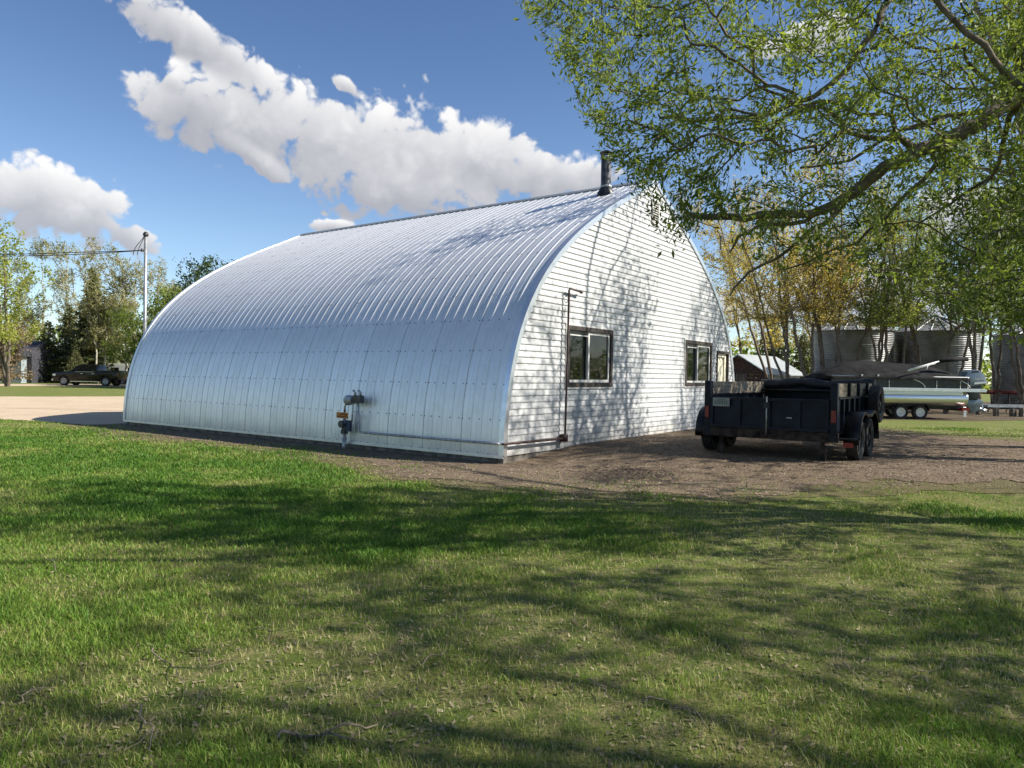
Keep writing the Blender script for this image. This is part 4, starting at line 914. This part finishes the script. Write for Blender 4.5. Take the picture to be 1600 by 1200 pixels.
# --- trees beside the yard, out of frame to the right, that shade the gable and the lawn
for i, (x, y, h, sd_, nl) in enumerate(((9.6, -8.4, 11.4, 31, 12000), (5.9, -8.9, 11.3, 32, 11000), (13.8, -8.4, 13, 33, 14000), (-3.6, -15.5, 11.5, 34, 9000), (3.2, -16.5, 12, 35, 7000), (-7.5, -14.0, 9.5, 36, 8000))):
    dtree('yard_tree', ['tall forked tree beside the gravel yard, its shadow climbing the gable', 'tall thin tree beside the gravel yard near the willow', 'spreading tree at the outer corner of the gravel yard', 'round leafy tree at the edge of the lawn behind the willow', 'tall tree standing behind the willow at the lawn edge', 'low leafy tree at the near edge of the lawn'][i], (x, y, float(hgt(x, y))), h, sd_, (g.uniform(-.06, .06), g.uniform(-.06, .06)), m_bark, L_willow, 'trees beside the lawn', stems=3, cr=2.4, nt=650, nleaf=nl, lsize=.12, r0_=.15, low=.38, asp=.22, fan=1.5, spread=.30, r_tip=.012)
# --- leaning trees in front of the grain bins
rt = [(1236, 36, 9.5, -.20, 'g', 3), (1262, 35, 9.0, -.10, 'g', 2), (1296, 36, 10.5, -.16, 'g', 3), (1330, 37.5, 9.5, .02, 'g', 2), (1372, 36, 10, .0, 'l', 3), (1405, 35.5, 9.0, -.10, 'w', 2), (1450, 36.5, 9.5, -.14, 'l', 2), (1478, 35, 8.5, .03, 'w', 2), (1530, 34.5, 10.5, -.03, 'w', 3), (1556, 36.5, 10, .04, 'w', 2), (1602, 35.5, 9.5, -.12, 'w', 3), (1660, 36, 10, -.1, 'w', 3), (1215, 42, 10.5, -.10, 'g', 3), (1170, 50, 12.5, -.05, 'g', 3), (1290, 52, 13, -.02, 'g', 3), (1400, 54, 13, 0, 'l', 3), (1500, 53, 13, 0, 'w', 3), (1590, 54, 13, 0, 'w', 3)]
rlab = ['slanting gold budded tree with trunk near the shed roof', 'thin gold budded tree beside the shed', 'forked gold budded tree leaning towards the barn', 'gold budded tree standing in front of the first grain bin', 'lime green tree beside the first grain bin', 'slim green tree between the first two grain bins', 'leaning lime green tree in front of the middle grain bin', 'slim green tree rising behind the outboard', 'stout green tree with upright trunk just past the outboard', 'green tree between the last two grain bins', 'leaning green tree before the last grain bin', 'green tree beyond the last grain bin',
        'gold budded tree behind the shed', 'tall gold tree far behind the barn gable', 'tall gold tree far behind the first grain bin', 'tall lime tree far behind the grain bins', 'tall green tree far behind the middle grain bin', 'tall green tree far behind the last grain bin']
for i, (px_, D, h, ln_, kd, ns) in enumerate(rt):
    b = at(px_, 600, D); le = r0*ln_
    dtree('leaning_tree' if D < 45 else 'tall_tree', rlab[i], (b[0], b[1], 0), h*(1.3 if D < 45 else 1.12), 60+i, (le[0]*.8, le[1]*.8), m_bark, {'g': L_gold, 'l': L_lime, 'w': L_green}[kd], 'trees round the grain bins', stems=ns, cr=2.1 if D < 45 else 3.0, nt=620, nleaf=(10500 if kd == 'g' else 10500) if D < 45 else 8000, lsize=.085 if D < 45 else .14, r0_=.105, low=.40 if D < 45 else .3, fan=1.1, r_tip=.010, thin=.032)
def spruce(name, label, base, h, R, seed, group=None, nb=22, leaf=None):
    g = np.random.default_rng(seed); T = thing(name, label, 'tree', base, g.uniform(0, 6), group); C = []; D = []; tr = MB().tube([(0, 0, -.1), (0, 0, h*.5), (0, 0, h)], [h*.018, h*.01, .015], 7)
    z = h*.05
    while z < h*.985:
        f = 1-z/h; ln = R*(f**.8)*g.uniform(.8, 1.12); k = int(5+5*f)
        for j in range(k):
            a = g.uniform(0, 2*pi); l = ln*g.uniform(.65, 1.1); m_ = max(6, int(26*l)); t = g.uniform(.08, 1, m_)
            dr = np.array([cos(a), sin(a), 0]); p = np.outer(t*l, dr); p[:, 2] = z-.22*l*t+.12*l*t**2+.0; wd = (1-t)*.28*l+.05
            sd_ = np.array([-sin(a), cos(a), 0]); p += np.outer(g.normal(0, 1, m_)*wd, sd_); p[:, 2] += g.normal(0, .05, m_)-.05
            C.append(p); D.append(np.tile(dr, (m_, 1))+g.normal(0, .4, (m_, 3)))
            if f > .1: tr.tube([(0, 0, z), tuple(dr*l*.5+np.array([0, 0, z-.1*l])), tuple(dr*l*.95+np.array([0, 0, z-.12*l]))], [.03*f+.01, .012, .004], 4, False)
        z += h/nb*g.uniform(.6, 1.1)*(.5+.6*f)
    tr.build('trunk', m_barkd, T, True); C = np.concatenate(C); D = np.concatenate(D)
    link(bpy.data.objects.new('crown', leaves_mesh(C, D, .34*h/9, .2, 'crown', leaf or L_spruce, seed, np.clip(.3+C[:, 2]/h*.5, 0, 1), .25)), T); return T
b = at(1420, 600, 47); spruce('spruce_tree', 'dark spruce between the first two grain bins', (b[0], b[1], 0), 6.2, 1.9, 5, 'spruces')
b = at(1205, 600, 56); spruce('spruce_tree', 'dark spruce standing behind the plank shed', (b[0], b[1], 0), 6.5, 2.4, 6, 'spruces')
b = at(1255, 600, 50); spruce('spruce_tree', 'broad low spruce between the shed and the first grain bin', (b[0], b[1], 0), 4.8, 2.6, 7, 'spruces')
# --- far left
def lt(px_, D, y_top):  # height of a tree whose top is at pixel row y_top
    return 1.52+(586.6+.0157*(px_-800)-y_top)/FPX*D
for i, (px_, D, yt, R, lab) in enumerate(((143, 77, 418, 3.0, 'tall olive spruce behind the black pickup'), (108, 79, 475, 2.4, 'dark spruce to one side of the tall olive spruce'), (75, 76, 500, 3.0, 'spreading dark evergreen in front of the house corner'), (178, 84, 500, 2.8, 'spruce behind the white camper'), (118, 73.5, 545, 2.2, 'bushy low evergreen behind the pickup bonnet'))):
    b = at(px_, 600, D); spruce('spruce_tree', lab, (b[0], b[1], 0), lt(px_, D, yt), R, 20+i, 'evergreens behind the pickup')
asp_ = [(70, 92, 352, 1), (100, 96, 372, 1), (132, 90, 347, 2), (158, 88, 350, 1), (163, 76, 430, 1), (153, 75, 420, 1), (196, 75, 385, 1), (203, 75, 395, 1), (240, 95, 368, 2), (262, 98, 395, 1), (185, 93, 375, 2), (30, 95, 400, 1)]
alab = ['tall bare aspen behind the dark evergreen', 'tall thin aspen between the evergreens', 'tallest pale aspen behind the olive spruce', 'tall budding aspen beside the olive spruce', 'white stemmed aspen right behind the pickup bed', 'slanting white stemmed aspen behind the pickup cab', 'white stemmed aspen in front of the dark red car', 'white stemmed aspen close to the barn edge', 'bare aspen behind the steel mast', 'bare aspen beyond the steel mast', 'budding aspen behind the camper', 'bare aspen behind the house']
for i, (px_, D, yt, ns) in enumerate(asp_):
    b = at(px_, 600, D)
    dtree('aspen_tree', alab[i], (b[0], b[1], 0), lt(px_, D, yt), 120+i, (.02*math.sin(i*2), .02*math.cos(i*3)), m_barkw, L_aspen, 'aspens behind the pickup', stems=ns, cr=2.1, nt=480, nleaf=4600, lsize=.17, r0_=.15, low=.35, fan=.45, r_tip=.016, thin=.06, sub_c=7)
for i, (px_, D, yt, lf_, lab, cr, nl) in enumerate(((12, 58, 332, L_lime, 'big yellow green tree in front of the house', 4.2, 15000), (300, 62, 415, L_dark, 'dense green tree behind the barn beyond the mast', 3.6, 14000), (262, 58, 448, L_green, 'rounded green tree between the mast and the barn', 2.8, 11000), (340, 70, 412, L_dark, 'green treetop showing over the curve of the barn', 3.4, 9000), (222, 66, 480, L_green, 'green tree at the foot of the steel mast', 2.6, 9000), (540, 75, 385, L_aspen, 'pale treetop peeping over the barn roof', 3.0, 5000), (8, 70, 495, L_dry, 'brown budding shrub in front of the house wall', 2.2, 6000))):
    b = at(px_, 600, D); dtree('leafy_tree', lab, (b[0], b[1], 0), lt(px_, D, yt), 150+i, (0, 0), m_bark, lf_, 'leafy trees past the barn', stems=3, cr=cr, nt=420, nleaf=nl, lsize=.2, r0_=.18, low=.3 if i != 6 else .1, fan=1.3, r_tip=.01, thin=.05, spread=.2)
# a wood closing the horizon, far enough off to read as one mass
g = np.random.default_rng(77); tw = []; 
def far_wood():
    C = []; D = []
    for az_ in np.arange(0, 2*pi, .012):
        rr = g.uniform(150, 210); x0_, y0_ = CAM[0]+rr*sin(az_), CAM[1]+rr*cos(az_); h = g.uniform(6, 13); k = 130
        d = g.normal(0, 1, (k, 3)); d /= np.linalg.norm(d, axis=1)[:, None]; d *= g.uniform(.5, 1, (k, 1))
        C.append(np.array([x0_, y0_, h*.52])+d*np.array([2.6, 2.6, h*.5])); D.append(d)
    return leaves_mesh(np.concatenate(C), np.concatenate(D), 1.0, .4, 'distant_wood', L_green, 3)
tag(link(bpy.data.objects.new('distant_wood', far_wood())), 'distant belt of trees closing the horizon', 'wood', kind='stuff')
# ------------------------------------------------------------------ lawn: grass blades, litter, chips
def blades(n_try, dmin, dmax, hmin, hmax, w, seed, keep):
    g = np.random.default_rng(seed)
    # sample in depth / lateral so that density falls with distance
    D = dmin*(dmax/dmin)**g.uniform(0, 1, n_try); lat = g.uniform(-.80, .80, n_try)*D
    hf = np.array([sin(YAW), cos(YAW)]); x = CAM[0]+D*hf[0]+lat*r0[0]; y = CAM[1]+D*hf[1]+lat*r0[1]
    return x, y, D
def inmask(x, y, P, soft, seed):
    return pip(P, x+(vnoise(x, y, .25, seed)-.5)*soft*2, y+(vnoise(x, y, .25, seed+3)-.5)*soft*2)
def barnzone(x, y): return (x > -.15) & (x < W+.1) & (y > -.05) & (y < L+.1)
x, y, D = blades(640000, 2.3, 24, 0, 0, 0, 11, 0)
yp = YARD[::3]
def ydist(x, y):
    d = np.full(len(x), 9.0); Q = YARD[::5]
    for i in range(0, len(x), 40000):
        s_ = slice(i, i+40000); d[s_] = np.sqrt(((x[s_, None]-Q[None, :, 0])**2+(y[s_, None]-Q[None, :, 1])**2).min(1))
    return d
yd = ydist(x, y); iny = inmask(x, y, yp, .2, 5); ge = np.random.default_rng(99).uniform(0, 1, len(x))
ok = np.where(iny, ge < .6*np.exp(-yd/.5), ge > .72*np.exp(-yd/.6)) & ~barnzone(x, y) & ~pip(DRIVE[::3], x, y)
lush = .5+(fbm(x, y, 2.6, 41)-.5)*1.25+(fbm(x, y, .7, 47)-.5)*1.0+.34*ss(1, 8, (y+7)-(x+10)*.35)-.08
lush = lush-.42*np.exp(-yd/.8)
g = np.random.default_rng(12); ok &= g.uniform(0, 1, len(x)) < np.clip(.25+1.25*(lush-.32), .12, 1)
x, y, D, lush = x[ok], y[ok], D[ok], lush[ok]; n = len(x); print('blades', n)
z = hgt(x, y); hh = g.uniform(.018, .042, n)*(.55+1.0*fbm(x, y, .45, 91))*(.65+.9*np.clip(lush, 0, 1))*np.where(g.uniform(0, 1, n) > .985, 1.7, 1); ww = np.maximum(.0015, .00055*D)*g.uniform(.8, 1.4, n)
a = g.uniform(0, 2*pi, n); ax, ay = np.cos(a), np.sin(a); b2 = g.uniform(0, 2*pi, n); bend = hh*g.uniform(.25, 1.0, n); bx_, by_ = np.cos(b2)*bend, np.sin(b2)*bend
V = np.stack([np.stack([x-ax*ww, y-ay*ww, z-.004], 1), np.stack([x+ax*ww, y+ay*ww, z-.004], 1), np.stack([x+bx_*.4+ax*ww*.7, y+by_*.4+ay*ww*.7, z+hh*.6], 1), np.stack([x+bx_, y+by_, z+hh*g.uniform(.75, 1, n)], 1), np.stack([x+bx_*.4-ax*ww*.7, y+by_*.4-ay*ww*.7, z+hh*.6], 1)], 1)
I = np.arange(n)[:, None]*5; F = np.concatenate([I+np.array([[0, 1, 2]]), I+np.array([[0, 2, 4]]), I+np.array([[4, 2, 3]])])
tn = np.clip(1.0-1.15*lush+g.normal(0, .2, n)+.02, 0, 1)
def grassmat():
    m = bpy.data.materials.new('grass_blade'); m.use_nodes = True; t = m.node_tree; t.nodes.clear()
    out = N(t, 'ShaderNodeOutputMaterial'); at_ = N(t, 'ShaderNodeAttribute', attribute_name='tint')
    rp = N(t, 'ShaderNodeValToRGB'); t.links.new(at_.outputs['Fac'], rp.inputs[0]); e = rp.color_ramp.elements
    e[0].position = 0; e[0].color = (.085, .19, .02, 1); e[1].position = 1; e[1].color = (.50, .43, .23, 1)
    q = e.new(.45); q.color = (.20, .29, .042, 1); q = e.new(.72); q.color = (.33, .33, .10, 1)
    p = N(t, 'ShaderNodeBsdfPrincipled'); p.inputs['Roughness'].default_value = .55; p.inputs['Specular IOR Level'].default_value = .3; t.links.new(rp.outputs[0], p.inputs['Base Color'])
    tr = N(t, 'ShaderNodeBsdfTranslucent'); t.links.new(rp.outputs[0], tr.inputs[0]); mx = N(t, 'ShaderNodeMixShader'); mx.inputs[0].default_value = .35
    t.links.new(p.outputs[0], mx.inputs[1]); t.links.new(tr.outputs[0], mx.inputs[2]); t.links.new(mx.outputs[0], out.inputs[0]); return m
tag(link(bpy.data.objects.new('grass', npmesh('grass', V.reshape(-1, 3), F, grassmat(), np.repeat(tn, 5)))), 'patchy spring grass with dry thatch on the lawn', 'grass', kind='stuff')
# dead leaf litter on the lawn and wood chips on the yard
def flakes(x, y, s, asp, seed, lift=.006, tilt=.35):
    g = np.random.default_rng(seed); n = len(x); a = g.uniform(0, 2*pi, n); l = s*g.uniform(.5, 1.5, n); w = l*asp
    u = np.stack([np.cos(a), np.sin(a), g.normal(0, tilt, n)], 1); v_ = np.stack([-np.sin(a), np.cos(a), g.normal(0, tilt, n)], 1)
    c = np.stack([x, y, hgt(x, y)+lift+.25*l], 1)
    return np.stack([c-u*l[:, None]-v_*w[:, None]*.6, c+u*l[:, None]*.8-v_*w[:, None], c+u*l[:, None]+v_*w[:, None]*.7, c-u*l[:, None]*.9+v_*w[:, None]], 1).reshape(-1, 3), np.arange(n*4).reshape(n, 4), np.repeat(g.uniform(0, 1, n), 4)
x, y, D = blades(15000, 2.4, 15, 0, 0, 0, 21, 0); k = ~pip(yp, x, y) & ~barnzone(x, y) & (fbm(x, y, 1.4, 61) > .46); v, f, t_ = flakes(x[k], y[k], .010, .45, 3, .006)
tag(link(bpy.data.objects.new('leaf_litter', npmesh('leaf_litter', v, f, leafmat('dead_leaf', (.15, .12, .07), (.36, .30, .18), .15), t_))), 'dry leaf litter scattered over the lawn', 'leaf litter', kind='stuff')
x, y, D = blades(90000, 7.5, 24, 0, 0, 0, 22, 0); k = inmask(x, y, yp, 1.1, 15) & ~barnzone(x, y); x, y, D = x[k], y[k], D[k]
v, f, t_ = flakes(x, y, .014, .5, 4, .010, .2)
tag(link(bpy.data.objects.new('wood_chips', npmesh('wood_chips', v, f, leafmat('wood_chip', (.11, .078, .052), (.40, .31, .22), .0), t_))), 'wood chips and small stones covering the yard', 'wood chips', kind='stuff')
gq = np.random.default_rng(31); mc = ground(975, 731, .12); k = 2200; a_ = gq.uniform(0, 2*pi, k); r_ = np.sqrt(gq.uniform(0, 1, k))*gq.uniform(.5, 1.15, k)
x = mc[0]+r_*(.95*np.cos(a_)*Rv[0]+.8*np.sin(a_)*sin(YAW)); y = mc[1]+r_*(.95*np.cos(a_)*Rv[1]+.8*np.sin(a_)*cos(YAW)); v, f, t_ = flakes(x, y, .02, .4, 8, .013, .15)
tag(link(bpy.data.objects.new('bark_debris', npmesh('bark_debris', v, f, leafmat('dark_bark_chip', (.03, .022, .017), (.10, .072, .052), .0), t_))), 'dark bark debris heaped on the yard before the gable', 'bark debris', kind='stuff')
# fallen twigs
m_twig = mat('dry_twig', (.24, .19, .14), .9, 0, .3, 10)
tws = [((430, 1155), (470, 1150), (540, 1142), (590, 1130), .011, 'thickest pale fallen branch lying on the lawn'), ((232, 1020), (265, 1035), (285, 1062), (295, 1085), .006, 'forked fallen twig with a bent tip in the thin grass'), ((212, 1112), (228, 1130), (235, 1155), (237, 1185), .006, 'straight fallen twig beside the shaded grass'), ((80, 895), (84, 880), (90, 873), None, .006, 'short bent twig standing out of the lush grass'), ((25, 1100), (45, 1088), (68, 1070), None, .005, 'slender twig lying in the deep tree shade'), ((390, 980), (420, 992), (445, 1010), None, .004, 'fine twig lying across the bare patch'), ((1000, 1102), (1040, 1100), (1080, 1122), (1120, 1145), .006, 'long forked twig lying in the tree shadow band'), ((1310, 1045), (1345, 1060), (1375, 1085), None, .005, 'curved pale twig in the tall grass'), ((1320, 905), (1338, 930), (1350, 945), None, .004, 'thin twig leaning in sunlit grass'), ((1420, 1049), (1460, 1050), (1500, 1048), None, .004, 'straight pale stalk lying flat in the sun'), ((920, 1060), (940, 1085), (970, 1098), None, .005, 'dark curved twig beside the shadow band'), ((1215, 838), (1225, 822), (1238, 832), None, .005, 'arched dry stalk near the edge of the gravel yard'), ((850, 958), (880, 952), (902, 950), None, .004, 'fine straight twig near the worn patch'), ((655, 1045), (690, 1020), (700, 1010), None, .004, 'short twig poking from the thatch')]
for i, tw in enumerate(tws):
    pts = [np.array(ground(*q, .02)) for q in tw[:4] if q is not None]; b = pts[0].copy(); b[2] = float(hgt(b[0], b[1]))
    o = thing('fallen_twig', tw[5], 'twig', b, 0, 'twigs fallen on the lawn'); g = np.random.default_rng(200+i)
    P_ = []
    for a_, c_ in zip(pts[:-1], pts[1:]):
        for t in (0, .33, .66): P_.append(a_*(1-t)+c_*t+g.normal(0, .012, 3))
    P_.append(pts[-1]); P_ = [np.array([p[0], p[1], float(hgt(p[0], p[1]))+.028+.02*math.sin(k_*1.3+i)])-b for k_, p in enumerate(P_)]
    MB().tube(P_, list(np.linspace(tw[4]*.7, tw[4]*.3, len(P_))), 6).build('stem', m_twig, o, True)
    m_ = len(P_)//2; d = P_[-1]-P_[0]; sdv = np.array([-d[1], d[0], .1])*(.25 if i % 2 else -.25)
    MB().tube([P_[m_], P_[m_]+d*.18+sdv*.5, P_[m_]+d*.3+sdv+np.array([0, 0, .02])], [tw[4]*.45, tw[4]*.3, tw[4]*.15], 5).build('side_shoot', m_twig, o, True)
